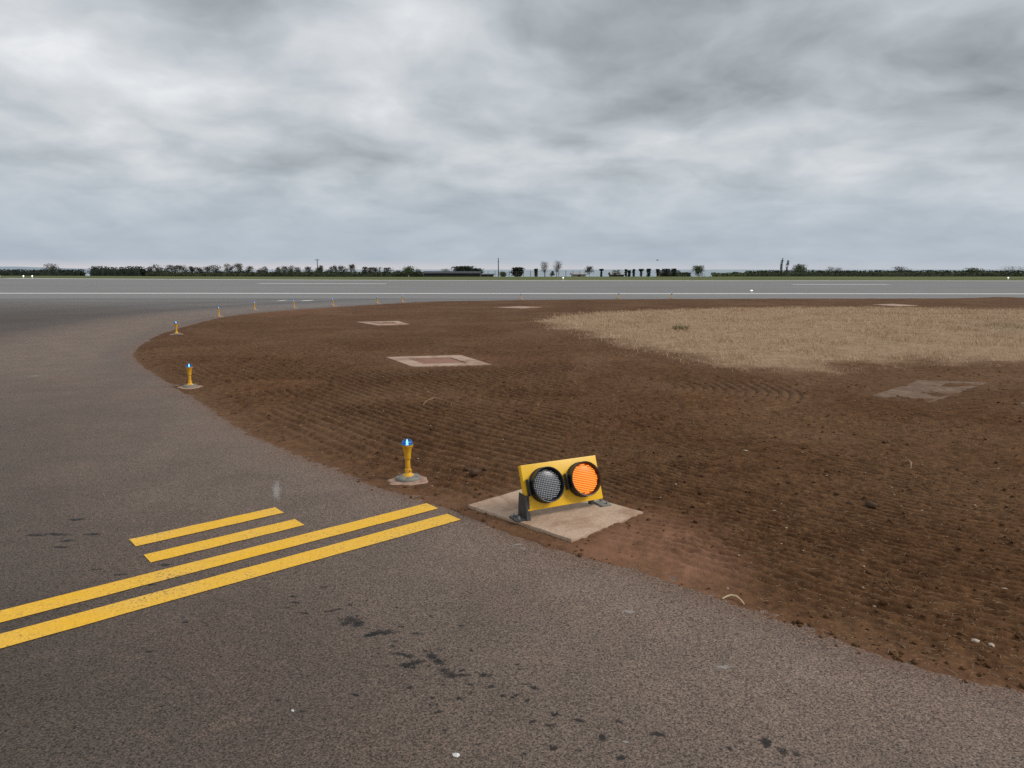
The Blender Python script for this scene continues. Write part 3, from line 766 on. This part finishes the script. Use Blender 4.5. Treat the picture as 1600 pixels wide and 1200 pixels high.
for i, (x, y, lab) in enumerate(LIGHTS):
    o = make_edge_light() if base is None else copy_tree(base)
    base = base or o
    on = float(edge_signed([x], [y])[0]) > .05
    o.location = (x, y, max(.004, float(soil_z(x, y)[0]) - .006) if on else .006)
    o.rotation_euler = (R(random.uniform(-1, 1)), R(random.uniform(-1, 1)), random.uniform(0, 6))
    o['label'] = lab

# white runway edge lights far off
simple('white_fitting', (.7, .7, .68), .4, .1)
emis('white_lamp', (.8, .8, .75), (1, .95, .85), 1.6)
RL = [(-73.5, 104.8, 'white runway light at the far left border'), (-70.5, 105.5, 'left of the close pair of white runway lights at far left'), (-69.5, 105.9, 'right of the close pair of white runway lights at far left'),
      (7.3, 104.2, 'white runway light on the far grass, below the bare trees'), (71.5, 105.3, 'white runway light on the far grass at the right'), (16.5, 50.2, 'pale low runway light on the runway just beyond the near stripe')]
b0 = None
for x, y, lab in RL:
    if b0 is None:
        b0 = thing('runway_light', lab, 'runway light', group='white runway edge lights')
        MB().lathe([(.12, 0), (.12, .03), (.04, .05), (.04, .22), (.07, .25), (.07, .3)], 12).build('post', 'white_fitting', b0)
        MB().lathe([(.08, .3), (.095, .34), (.07, .40), (.03, .43)], 12).build('lamp', 'white_lamp', b0)
        o = b0
    else: o = copy_tree(b0); o['label'] = lab
    o.location = (x, y, float(elev(x, y)) - (.02 if y > 100 else -.005))
    if y < 60: o.scale = (.8, .8, .35)

# ------------------------------------------------------------------ far vegetation and buildings
def leafmat(name, c, var=.5):
    def fn(t, b):
        k = t.attr('tint'); col = t.vmath('SCALE', tuple(c), scale=t.map(k, 0, 1, 1 - var, 1 + var))
        t.put(b.inputs['Base Color'], col); b.inputs['Roughness'].default_value = .8; b.inputs['Specular IOR Level'].default_value = .15
    return material(name, fn)
leafmat('hedge_leaf', (.055, .066, .036)); leafmat('dark_leaf', (.036, .046, .034)); leafmat('green_leaf', (.085, .105, .045)); leafmat('twig_mass', (.085, .078, .062)); leafmat('pale_twig', (.14, .125, .10))
simple('bark', (.06, .05, .042), .9)
def tri_cloud(name, pts, size, mat, parent, flat=1.0):
    n = len(pts); pts = np.asarray(pts)
    a = rng.normal(size=(n, 3)); a /= np.linalg.norm(a, axis=1)[:, None]; b_ = rng.normal(size=(n, 3)); b_ -= (a * b_).sum(1)[:, None] * a; b_ /= np.linalg.norm(b_, axis=1)[:, None]
    s = size * rng.uniform(.6, 1.3, n)[:, None]
    V = np.stack([pts + a * s, pts - a * s * .6 + b_ * s * .7, pts - a * s * .6 - b_ * s * .7], 1).reshape(-1, 3)
    return mesh_np(name, V, np.arange(3 * n).reshape(n, 3), mat, dict(tint=np.repeat(rng.uniform(0, 1, n), 3)), parent=parent)
def bearing(u, y): return (u - 800) / FPX * y
def top_z(v, y): return EYE + (420 - v) / FPX * y
def tree(u, vt, wpx, y, label, style='twig', group=None, lean=0., name='tree', cat='tree'):
    x = bearing(u, y); zb = float(elev(x, y)); H = top_z(vt, y) - zb; Wd = wpx / FPX * y
    rt = thing(name, label, cat, (x, y, zb), 0, group)
    mb = MB(); r0 = max(.06, .022 * H)
    mb.tube([(0, 0, -.2), (lean * .2, 0, H * .35), (lean * .5, .05, H * .62)], [r0, r0 * .75, r0 * .45], 6)
    ends = []
    nl = {'bare': 11, 'pole': 2}.get(style, 7)
    for k in range(nl):
        a = random.uniform(0, 2 * math.pi); h0 = H * random.uniform(.22, .55)
        e = Vector((math.cos(a) * Wd * random.uniform(.08, .40) + lean, math.sin(a) * Wd * .3, 0)); q_ = min(1, abs(e.x - lean) / (.48 * Wd)); e.z = H * random.uniform(.42, .42 + .54 * math.sqrt(max(.02, 1 - q_ * q_)))
        s0 = Vector((lean * .3, 0, min(h0, e.z * .7))); m = s0.lerp(e, .5) + Vector((random.uniform(-.1, .1), 0, -.06 * H))
        mb.tube([s0, m, e], [r0 * .5, r0 * .32, r0 * .12], 4); ends.append(e)
        for q in range(5 if style == 'bare' else 2):
            e2 = e + Vector((random.uniform(-.25, .25) * Wd, random.uniform(-.2, .2) * Wd, random.uniform(-.12, .1) * H)); mb.tube([m.lerp(e, .4), e2], [r0 * .2, r0 * .07], 3); ends.append(e2)
    mb.build('trunk', 'bark', rt)
    P = []
    dens = {'twig': 34, 'bare': 16, 'dense': 130, 'green': 60, 'pole': 26}[style]
    rad = {'twig': .15, 'bare': .13, 'dense': .22, 'green': .18, 'pole': .15}[style]
    for e in ends:
        for q in range(int(dens * min(1.5, max(.5, H / 4)))):
            g_ = np.array(e) + rng.normal(size=3) * np.array([Wd * rad * .8, Wd * rad * .8, H * rad * .8]); g_[2] = min(g_[2], H * rng.uniform(.86, 1.04)); g_[2] = max(g_[2], H * .18); P.append(g_)
    if style == 'green':
        for q in range(260): P.append((rng.normal(0, Wd * .24), rng.normal(0, Wd * .2), H * rng.uniform(.08, .75)))
    if style == 'dense':
        for q in range(500):
            v_ = rng.normal(size=3); v_ /= np.linalg.norm(v_); P.append((v_[0] * Wd * .48, v_[1] * Wd * .4, H * .5 + v_[2] * H * .46))
    mat = {'twig': 'twig_mass', 'bare': 'pale_twig', 'dense': 'dark_leaf', 'green': 'green_leaf', 'pole': 'dark_leaf'}[style]
    tri_cloud('crown', np.array(P), {'bare': .07, 'dense': .22}.get(style, .14) * y / 200 * 1.1, mat, rt)
    return rt
def hedge(u0, u1, vt, y, label, bumps=.25, mat='hedge_leaf', thick=2.2, name='hedge', n=None, vf=None):
    x0, x1 = bearing(u0, y), bearing(u1, y); xm = (x0 + x1) / 2; zb = float(elev(xm, y)); H = top_z(vt, y) - zb
    rt = thing(name, label, 'hedge', (xm, y, zb))
    n = n or int((x1 - x0) * 75)
    xs_ = rng.uniform(x0, x1, n)
    hh = H * (1 + bumps * fbm(xs_, xs_ * 0, .16, 4, .6, int(u0) % 50))
    if vf is not None: hh = hh * np.array([vf((q - x0) / (x1 - x0)) for q in xs_])
    f_ = rng.uniform(0, 1, n) ** .7
    P = np.column_stack([xs_ - xm, rng.uniform(-thick / 2, thick / 2, n) * np.sqrt(np.clip(1.02 - f_ ** 3, 0, 1)), hh * f_])
    tri_cloud('foliage', P, .26, mat, rt)
    # solid woody heart, so that no daylight shows at the foot
    k = 40; cx_ = np.linspace(x0 + .4, x1 - .4, k); hc = H * .78 * (1 + bumps * fbm(cx_, cx_ * 0, .16, 4, .6, int(u0) % 50))
    if vf is not None: hc = hc * np.array([vf((q - x0) / (x1 - x0)) for q in cx_])
    sec = [(-thick * .38, -.3, 0), (-thick * .38, 0, .75), (-.2 * thick, 0, .97), (.2 * thick, 0, .97), (thick * .38, 0, .75), (thick * .38, -.3, 0)]
    V = [(cx_[i] - xm + random.uniform(-.15, .15), yy_ + random.uniform(-.15, .15), zo + f * hc[i] + random.uniform(-.12, .12) * (f > 0)) for i in range(k) for (yy_, zo, f) in sec]
    m = len(sec); Fq = [(i * m + j, i * m + j + 1, (i + 1) * m + j + 1, (i + 1) * m + j) for i in range(k - 1) for j in range(m - 1)]
    mesh_np('heart', V, Fq, mat, dict(tint=rng.uniform(0, .5, len(V))), parent=rt)
    return rt
hedge(-70, 139, 421.3, 190, 'dark level hedge at the far left beyond the runway', .10, 'dark_leaf', 3)
hedge(151, 232, 416.8, 185, 'tall dark bushy hedge block right of the gap', .16, 'dark_leaf', 4)
hedge(228, 640, 424.5, 192, 'long low dark hedgerow under the row of windswept trees', .22, 'hedge_leaf', 2.4)
hedge(640, 664, 426, 192, 'low scrubby hedge end beside the long dark barn', .4, 'hedge_leaf', 2)
hedge(1160, 1700, 422.8, 215, 'long dark green hedge on the right horizon', .14, 'hedge_leaf', 3.5, n=9000)
hedge(1108, 1164, 426.3, 205, 'low ragged green scrub left of the long right hedge', .5, 'green_leaf', 2)
hedge(1028, 1076, 424.5, 205, 'scrubby bush row left of the tall green tree', .45, 'hedge_leaf', 2)
tree(87, 411.5, 26, 215, 'lone round bare tree standing above the left hedge', 'twig')
tree(150, 421, 16, 205, 'pale leafless shrub in the gap between the two left hedges', 'bare', name='shrub', cat='shrub')
ROW = [(240, 415.5, 14), (253, 412.5, 15), (266, 414.5, 15), (279, 415, 13), (292, 415, 15), (303, 416.5, 11), (315, 416.5, 13), (327, 417, 12), (341, 414, 16), (360, 412.8, 14), (377, 412, 17), (393, 416, 14),
       (408, 418, 11), (417, 417, 12), (437, 417, 12), (447, 416, 13), (459, 415, 14), (468, 417.5, 10), (485, 417, 14), (496, 418, 10), (506, 415, 12), (517, 417.5, 12), (528, 415, 14), (539, 416, 14), (551, 413.5, 13), (569, 417.5, 13), (580, 418, 11), (590, 417, 13), (606, 418, 15), (621, 422, 10)]
WORDS = ['first', 'second', 'third', 'fourth', 'fifth', 'sixth', 'seventh', 'eighth', 'ninth', 'tenth', 'eleventh', 'twelfth', 'thirteenth', 'fourteenth', 'fifteenth']
N = len(ROW)
for i, (u, v_, w) in enumerate(ROW):
    if i < 15: lab = 'dark windswept tree, %s from the left end of the hedgerow' % WORDS[i]
    else: lab = 'dark windswept tree, %s from the right end of the hedgerow' % WORDS[N - 1 - i]
    tree(u, v_, w, 194 + random.uniform(-2, 2), lab, 'twig', 'windswept trees along the hedgerow', random.uniform(.1, .6))
tree(639, 414.8, 20, 190, 'bushy green tree at the right end of the hedgerow', 'green')
tree(655, 420.5, 12, 192, 'small dark bush just left of the long dark barn', 'twig', name='shrub', cat='shrub')
tree(725, 416.5, 26, 250, 'larger round dark tree behind the long barn roof', 'dense')
tree(742, 419.5, 18, 252, 'smaller dark tree behind the right end of the barn roof', 'dense')
tree(697, 419.5, 14, 255, 'faint bare tree behind the middle of the barn roof', 'bare')
tree(786, 425, 10, 205, 'low grey green shrub beside the tall pole', 'green', name='shrub', cat='shrub')
tree(809, 418.5, 15, 200, 'round dark bush between the tall pole and the blocky bush', 'dense', name='shrub', cat='shrub')
tree(851, 408.5, 15, 215, 'left of two tall slender bare trees', 'bare', 'slender bare trees by the fence')
tree(869, 407.5, 17, 215, 'right of two tall slender bare trees', 'bare', 'slender bare trees by the fence')
tree(862, 423.5, 6, 205, 'tiny bush between the two slender bare trees', 'twig', name='shrub', cat='shrub')
tree(920, 416.5, 15, 205, 'dark tree with a pointed top behind the pale shed roofs', 'twig')
tree(962, 422, 14, 210, 'low bush behind the sloping pale roof', 'twig', name='shrub', cat='shrub')
tree(1088, 415, 18, 205, 'tall bright green tree standing alone in the right scrub', 'green')
tree(1217, 404.5, 5, 230, 'left of two thin spires above the right hedge', 'pole', 'thin spire trees above the right hedge')
tree(1224, 408, 6, 230, 'right of two thin spires above the right hedge', 'pole', 'thin spire trees above the right hedge')
tree(1243, 413, 18, 222, 'dark rounded tree rising just right of the thin spires', 'green')
tree(1291, 416.5, 16, 225, 'faint bare tree above the right hedge', 'bare')
tree(1304, 418, 10, 225, 'low twiggy tree top above the right hedge', 'bare')
tree(1403, 416.8, 26, 222, 'broad twiggy mound above the middle of the right hedge', 'twig')
tree(1509, 418.5, 30, 225, 'broad domed tree in the right hedge', 'green')
tree(1581, 415, 46, 225, 'wide spreading open tree at the right border', 'bare')
# clipped trees: T shaped and blocky
def clipped(u, vt, w_top, w_low, cut, label, y=203):
    x = bearing(u, y); zb = float(elev(x, y)); H = top_z(vt, y) - zb; a = w_top / FPX * y; b_ = w_low / FPX * y; hc = H - (cut - vt) / FPX * y
    rt = thing('clipped_tree', label, 'tree', (x, y, zb), 0, 'odd clipped trees on the horizon')
    MB().tube([(0, 0, -.2), (.02, 0, hc)], [.14, .1], 6).build('trunk', 'bark', rt)
    n1_, n2_ = 320, 260
    P1 = np.column_stack([rng.uniform(-a / 2, a / 2, n1_), rng.uniform(-.5, .5, n1_), hc + (H - hc) * rng.uniform(0, 1, n1_) ** .8])
    P2 = np.column_stack([rng.normal(0, b_ / 3.2, n2_), rng.uniform(-.4, .4, n2_), rng.uniform(.1 * H, hc, n2_)])
    tri_cloud('crown', np.vstack([P1, P2]), .17, 'dark_leaf', rt)
clipped(837, 420, 5, 3.5, 425, 'black blocky clipped bush by the wire fence, right of the round bush')
clipped(938, 420.5, 6, 2.2, 422.5, 'small T shaped clipped tree right of the pointed tree')
clipped(976, 421, 3, 2.5, 424, 'narrow clipped tree right of the sloping pale roof')
clipped(981, 422.5, 4, 3, 426, 'low ragged clipped tree beside the narrow clipped tree')
clipped(988, 420.8, 3, 2.6, 425, 'narrow upright clipped tree left of the big T')
clipped(999.5, 420.5, 7, 2.4, 423, 'biggest T shaped clipped tree in the row')
clipped(1011, 420, 6, 4, 426, 'thick blocky clipped tree right of the big T')
clipped(1025, 420.7, 4.5, 3, 424, 'narrow ragged clipped tree left of the pinkish house')
clipped(1038, 420, 12, 9, 425, 'wide dark clipped tree in front of the pinkish house')
clipped(1050, 419.8, 7, 6, 425, 'dark clipped tree at the right end of the row')
# buildings
simple('slate_roof', (.028, .030, .036), .6, .2, 2); simple('dark_boards', (.035, .033, .032), .8, .2, 2); simple('pale_sheet', (.34, .34, .33), .6, .15, 1); simple('pink_render', (.33, .25, .22), .9, .1, 1); simple('weathered_pole', (.10, .09, .08), .9)
def gable(name, label, u0, u1, vt, ve, y, dep, wallm, roofm, cat='building', door=False):
    x0, x1 = bearing(u0, y), bearing(u1, y); xm = (x0 + x1) / 2; zb = float(elev(xm, y)); zr = top_z(vt, y) - zb; ze = top_z(ve, y) - zb; L = x1 - x0
    rt = thing(name, label, cat, (xm, y + dep / 2, zb))
    MB().add([(sx * L / 2, sy * dep / 2, z) for z in (-.5, ze) for sx, sy in ((-1, -1), (1, -1), (1, 1), (-1, 1))] + [(-L / 2, 0, zr - .06), (L / 2, 0, zr - .06)],
             [(0, 1, 5, 4), (2, 3, 7, 6), (1, 2, 6, 9, 5), (3, 0, 4, 8, 7)]).build('wall', wallm, rt)
    e = .35; d2 = dep / 2 + e; zl = ze - e * (zr - ze) / (dep / 2) + .02
    for sy in (-1, 1):
        V = [(-L / 2 - e, sy * d2, zl), (L / 2 + e, sy * d2, zl), (L / 2 + e, 0, zr), (-L / 2 - e, 0, zr)]
        MB().add(V + [(a, b_, c - .1) for a, b_, c in V], [(0, 1, 2, 3), (7, 6, 5, 4), (0, 4, 5, 1), (1, 5, 6, 2), (2, 6, 7, 3), (3, 7, 4, 0)]).build('roof_slope', roofm, rt)
    for k in range(2 if L > 6 else 1):
        MB().box((L * (-.25 + .5 * k) if L > 6 else 0, -dep / 2 - .02, ze * .45), (1.4 if L > 6 else .8, .06, ze * .8)).build('door', 'dark_boards', rt)
gable('barn', 'long low dark barn with a slate roof, right of the hedgerow', 663, 750, 423.6, 426.5, 230, 7, 'dark_boards', 'slate_roof')
gable('shed', 'small dark low shed between the barn and the tall pole', 752, 771, 427.6, 428.6, 228, 4, 'dark_boards', 'slate_roof')
gable('shed', 'low pale roofed shed left of the pointed tree', 894, 914, 425.5, 428, 215, 6, 'pale_sheet', 'pale_sheet')
gable('shed', 'pale sloping roofed shed left of the narrow clipped tree', 954, 973, 424.3, 428.2, 218, 6, 'dark_boards', 'pale_sheet')
gable('house', 'small pinkish house half hidden behind the clipped trees', 1030, 1060, 422.2, 425.5, 235, 7, 'pink_render', 'slate_roof', 'house')
# poles
def pole(u, vt, y, label, arm):
    x = bearing(u, y); zb = float(elev(x, y)); H = top_z(vt, y) - zb
    rt = thing('utility_pole', label, 'pole', (x, y, zb), 0, 'wooden utility poles')
    MB().tube([(0, 0, -.3), (0, 0, H)], [.20, .13], 8).build('post', 'weathered_pole', rt)
    MB().box((0, -.16, H - .35 if arm else H - 1.2), (1.7 if arm else .5, .12, .14)).build('crossarm', 'weathered_pole', rt)
    for k in (-.7, .7) if arm else (-.18, .18): MB().lathe([(.05, 0), (.07, .08), (.04, .18)], 8, Matrix.Translation((k, -.16, (H - .28) if arm else H - 1.13))).build('insulator', 'white_fitting', rt)
pole(500, 405, 260, 'utility pole with a crossarm rising out of the hedgerow', True)
pole(779, 403.5, 250, 'tall plain pole standing alone right of the barn', False)
# wire fence along the gap in the middle
y = 176; x0, x1 = bearing(752, y), bearing(905, y)
rt = thing('wire_fence', 'thin post and wire fence along the open middle of the horizon', 'fence', ((x0 + x1) / 2, y, 0))
xm = (x0 + x1) / 2; npst = 15
for k in range(npst):
    x = x0 + (x1 - x0) * k / (npst - 1); z = float(elev(x, y)); MB().box((x - xm, 0, z + .6), (.11, .11, 1.5 + .25 * (k % 3 == 0))).build('fence_post', 'weathered_pole', rt)
for q in (.45, .85, 1.2):
    MB().tube([(x0 + (x1 - x0) * k / 8 - xm, -.06, float(elev(x0 + (x1 - x0) * k / 8, y)) + q) for k in range(9)], .014, 4).build('wire', 'weathered_pole', rt)
# bird
simple('bird_plumage', (.02, .02, .022), .7)
y = 150; x, z = bearing(1024, y), top_z(407, y)
rt = thing('bird', 'small dark bird flying in the sky above the clipped trees', 'bird', (x, y, z), R(20))
MB().tube([(-.26, 0, .0), (-.16, 0, .015), (0, 0, .0), (.14, 0, .02), (.2, 0, .035), (.26, 0, .03)], [.035, .05, .075, .055, .045, .008], 8).build('body', 'bird_plumage', rt, 60)
for s_ in (-1, 1):
    MB().add([(.09, s_ * .05, .03), (-.09, s_ * .05, .02), (.10, s_ * .3, .14), (-.07, s_ * .32, .12), (-.02, s_ * .58, .09), (-.10, s_ * .55, .08)] + [(.09, s_ * .05, .015), (-.09, s_ * .05, .01), (.10, s_ * .3, .13), (-.07, s_ * .32, .112), (-.02, s_ * .58, .084), (-.10, s_ * .55, .074)],
             [(0, 1, 3, 2), (2, 3, 5, 4), (6, 8, 9, 7), (8, 10, 11, 9), (0, 2, 8, 6), (2, 4, 10, 8), (1, 7, 9, 3), (3, 9, 11, 5), (4, 5, 11, 10)]).build('wing', 'bird_plumage', rt)

# ------------------------------------------------------------------ dry grass
def drymat(t, b):
    k = t.attr('tint'); g_ = t.attr('green'); o = t.obj()
    col = t.mix(k, (.37, .240, .143), (.76, .560, .385))
    col = t.mix(t.map(t.noise(o, .7, 4, .65), .4, .7, 0, .55), col, (.36, .24, .145))
    col = t.mix(g_, col, (.11, .12, .04))
    t.put(b.inputs['Base Color'], col); b.inputs['Roughness'].default_value = .85; b.inputs['Specular IOR Level'].default_value = .15
material('dry_straw', drymat)
def blades(name, x, y, z, h, w, green, mat, smat=None):
    n = len(x); a = rng.uniform(0, 2 * np.pi, n); l = rng.uniform(.15, 1.3, n) * h; b2 = rng.uniform(0, 2 * np.pi, n)
    dx, dy = np.cos(a) * w, np.sin(a) * w
    p0 = np.stack([x - dx, y - dy, z - .01], 1); p1 = np.stack([x + dx, y + dy, z - .01], 1); p2 = np.stack([x + np.cos(b2) * l, y + np.sin(b2) * l, z + h], 1)
    V = np.stack([p0, p1, p2], 1).reshape(-1, 3)
    o = mesh_np(name, V, np.arange(3 * n).reshape(n, 3), mat, dict(tint=np.repeat(rng.uniform(0, 1, n) ** 1.2, 3), green=np.repeat(green, 3)))
    return o
M_ = 330000
yb = 10.3 * (31 / 10.3) ** rng.uniform(0, 1, M_); xb = rng.uniform(.4, 1.0, M_) * 0 + rng.uniform(.5, 33, M_)
kp = (xb < .85 * yb + 5); xb, yb = xb[kp], yb[kp]
dd = dist_poly(xb, yb, DRY); sg = np.where(inside(xb, yb, DRY), dd, -dd) + .55 * fbm(xb, yb, .8, 4, .6, 95)
kp = (sg > -.12 + rng.uniform(-.55, .7, len(xb))) & (rng.uniform(0, 1, len(xb)) < .22 + 1.1 * sstep(fbm(xb, yb, 1.5, 4, .65, 97), -.3, .3)); xb, yb, sg = xb[kp], yb[kp], sg[kp]
hb = rng.uniform(.03, .085, len(xb)) * (.55 + .6 * sstep(sg, -.1, .8)) * (.7 + .7 * sstep(fbm(xb, yb, .9, 3, .5, 99), -.2, .4))
gr = .75 * np.exp(-((xb - 14.3) / 2.6) ** 2 - ((yb - 18.3) / 2.6) ** 2) * rng.uniform(.3, 1, len(xb)) + .25 * (rng.uniform(0, 1, len(xb)) < .02)
zb = np.full(len(xb), .07)
o = blades('dry_grass', xb, yb, zb, hb, .0035 * np.maximum(1, yb / 12), np.clip(gr, 0, 1), 'dry_straw'); tag(o, 'pale dry mown grass covering the patch inside the soil', 'dry grass', kind='stuff')
n = 220; a = rng.uniform(0, 6.28, n); r = .17 * np.sqrt(rng.uniform(0, 1, n))
o = blades('grass_tuft', 4.245 + r * np.cos(a) * 1.3, 18.28 + r * np.sin(a), np.full(n, .08), rng.uniform(.06, .16, n), .007, np.full(n, .95), 'dry_straw'); tag(o, 'small green tuft growing in the pale dry grass', 'grass tuft')

# ------------------------------------------------------------------ litter on the soil
simple('straw_fibre', (.235, .15, .085), .85, .5, 12); simple('pale_stone', (.52, .42, .33), .85, .3, 20); simple('tan_stone', (.33, .23, .155), .9, .4, 25); simple('brown_clod', (.085, .048, .028), .95, .4, 30, bump=.6); simple('paper_white', (.78, .76, .72), .8, .1); simple('peel_cream', (.62, .48, .30), .7, .15)
n = 26000
yb = 2.3 * (13 / 2.3) ** rng.uniform(0, 1, n); xb = rng.uniform(-.75, .85, n) * yb; dE = edge_signed(xb, yb)
kp = (dE > -.12 * rng.uniform(0, 1, n) ** 2) & (perlin(xb, yb, .9, 5) + rng.uniform(-.5, .5, n) > -.15); xb, yb = xb[kp], yb[kp]; n = len(xb)
zb = soil_z(xb, yb) + .006; a = rng.normal(-.75, .9, n); L = rng.uniform(.004, .016, n) * (1 + 1.6 * (rng.uniform(0, 1, n) > .97)); wd = rng.uniform(.0005, .0010, n) * np.maximum(1, yb / 4)
dx, dy = np.cos(a), np.sin(a); px, py = -dy * wd, dx * wd; bx_ = rng.normal(0, .07, n) * L; up = rng.uniform(0, .006, n)
V = np.stack([np.stack([xb - dx * L - px, yb - dy * L - py, zb], 1), np.stack([xb - dx * L + px, yb - dy * L + py, zb], 1),
              np.stack([xb - dy * bx_ - px, yb + dx * bx_ - py, zb + up], 1), np.stack([xb - dy * bx_ + px, yb + dx * bx_ + py, zb + up + .001], 1),
              np.stack([xb + dx * L - px, yb + dy * L - py, zb + up * .3], 1), np.stack([xb + dx * L + px, yb + dy * L + py, zb + up * .3], 1)], 1).reshape(-1, 3)
k = np.arange(n)[:, None] * 6
o = mesh_np('straw_litter', V, np.vstack([k + [0, 2, 3, 1], k + [2, 4, 5, 3]]), 'straw_fibre'); tag(o, 'fine straw and root fibres scattered over the brown soil', 'straw', kind='stuff')
ico = bmesh.new(); bmesh.ops.create_icosphere(ico, subdivisions=1, radius=1); ico.verts.index_update()
IV = np.array([v.co[:] for v in ico.verts]); IF = np.array([[v.index for v in f.verts] for f in ico.faces]); ico.free()
def lumps(name, x, y, z, r, mat, label, cat, squash=.65):
    n = len(x); V = IV[None] * r[:, None, None] * rng.uniform(.6, 1.35, (n, len(IV), 1)); V[..., 2] *= squash
    V = V + np.stack([x, y, z], 1)[:, None]
    Fq = (IF[None] + (np.arange(n) * len(IV))[:, None, None]).reshape(-1, 3)
    return tag(mesh_np(name, V.reshape(-1, 3), Fq, mat), label, cat, kind='stuff')
n = 1300
yb = 2.3 * (16 / 2.3) ** rng.uniform(0, 1, n); xb = rng.uniform(-.7, .85, n) * yb; dE = edge_signed(xb, yb); kp = dE > 0; xb, yb = xb[kp], yb[kp]
lumps('pebbles', xb, yb, soil_z(xb, yb) + .002, .0018 + .008 * rng.uniform(0, 1, len(xb)) ** 6 + .0003 * yb, 'tan_stone', 'small pale pebbles scattered through the brown soil', 'pebbles')
n = 9000
yb = 2.3 * (16 / 2.3) ** rng.uniform(0, 1, n); xb = rng.uniform(-.75, .9, n) * yb; dE = edge_signed(xb, yb)
kp = (dE > -.10 * rng.uniform(0, 1, n) ** 3) & (perlin(xb, yb, .9, 25) + rng.uniform(-.6, .4, n) > -.15); xb, yb = xb[kp], yb[kp]
lumps('crumbs', xb, yb, soil_z(xb, yb) + .003, .003 + .013 * rng.uniform(0, 1, len(xb)) ** 4 + .0005 * yb, 'ploughed_soil', 'loose crumbs of brown earth lying on the soil', 'earth crumbs', .75)
def stone(x, y, r, label, mat='pale_stone', name='stone', cat='stone', group='single pale stones', squash=.6):
    V = IV * r * (rng.uniform(.75, 1.25, (len(IV), 1)) if mat != 'brown_clod' else rng.uniform(.45, 1.3, (len(IV), 1))); V[:, 2] *= squash
    on = float(edge_signed([x], [y])[0]) > 0; z = float(soil_z(x, y)[0]) if on else 0.
    o = mesh_np(name, V, IF, mat); o.location = (x, y, z + r * squash * .5); o.rotation_euler = (0, 0, random.uniform(0, 6)); return tag(o, label, cat, group)
stone(2.437, 3.366, .017, 'pale stone furthest right, lying alone near the right border')
stone(1.985, 2.887, .016, 'left stone of the pale pair low in the right corner')
stone(2.03, 2.85, .014, 'right stone of the pale pair low in the right corner')
stone(2.02, 6.1, .022, 'pale stone in the open soil right of the guard light')
stone(1.72, 4.55, .014, 'pale stone among dark clods right of the reddish dust')
stone(1.66, 5.2, .014, 'small pale stone in soil beyond the dark clods')
for i, (x, y, r, lab) in enumerate([(2.37, 4.60, .045, 'largest dark clod, in the soil right of the reddish dust'), (2.26, 4.66, .03, 'smaller dark clod touching the largest clod on its left'), (-.28, 5.35, .045, 'dark clod just right of the nearest edge light'), (-.36, 5.50, .03, 'small dark clod behind the clod by the edge light'), (-.21, 5.46, .028, 'small dark clod right of the clod by the edge light')]):
    stone(x, y, r, lab, 'brown_clod', 'soil_clod', 'clod', 'single dark clods', .85)
def strip(name, pts, w, mat, label, cat, rise=.012):
    pts = np.array(pts); z = np.array([float(soil_z(*p)[0]) if float(edge_signed([p[0]], [p[1]])[0]) > 0 else 0. for p in pts])
    k = np.linspace(0, 1, len(pts)); P = np.column_stack([pts, np.maximum(z, np.interp(k, [0, 1], [z[0], z[-1]])) + .005 + rise * np.sin(k * np.pi)])
    c = P[0].copy(); o = MB().tube([tuple(p - c) for p in P], [w * (.5 + .6 * math.sin(math.pi * min(1, q + .15))) for q in k], 5).build(name, mat, None, 60); o.location = c
    return tag(o, label, cat)
strip('root', [(-1.05, 8.10), (-1.0, 8.3), (-.92, 8.42), (-.80, 8.38), (-.70, 8.15), (-.66, 7.98)], .006, 'straw_fibre', 'long curved dead root arching over the soil behind the nearest edge light', 'root', .05)
strip('peel_strip', [(1.03, 3.33), (1.055, 3.337), (1.075, 3.337), (1.095, 3.325), (1.11, 3.30), (1.118, 3.27)], .005, 'peel_cream', 'pale curled peel on the edge between soil and asphalt', 'peel', .015)
strip('twig', [(3.10, 5.45), (3.14, 5.52), (3.16, 5.60), (3.22, 5.70)], .006, 'straw_fibre', 'upright looking pale twig on the soil at the right', 'twig', .05)
strip('twig', [(.22, 5.0 + .55), (.30, 5.65), (.38, 5.68), (.47, 5.60)], .004, 'straw_fibre', 'thin bent straw lying right behind the guard light', 'twig', .02)
def scrap(x, y, r, label):
    V = [(r * math.cos(a) * random.uniform(.6, 1.2), r * .6 * math.sin(a) * random.uniform(.6, 1.2), random.uniform(.001, .008)) for a in np.linspace(0, 2 * math.pi, 9, endpoint=False)]
    V = [(0, 0, .010)] + V; V2 = [(a, b_, c - .002) for a, b_, c in V]
    o = MB().add(V + V2, [(0, i, i % 9 + 1) for i in range(1, 10)] + [(10, 10 + i % 9 + 1, 10 + i) for i in range(1, 10)] + [(i, 10 + i, 10 + i % 9 + 1, i % 9 + 1) for i in range(1, 10)]).build('paper_scrap', 'paper_white')
    o.location = (x, y, .003); tag(o, label, 'paper scrap')
scrap(-.183, 2.178, .014, 'crumpled white paper scrap on the asphalt at the bottom border')
scrap(-.80, 2.42, .006, 'tiny white speck of paper on the dark asphalt at lower left')
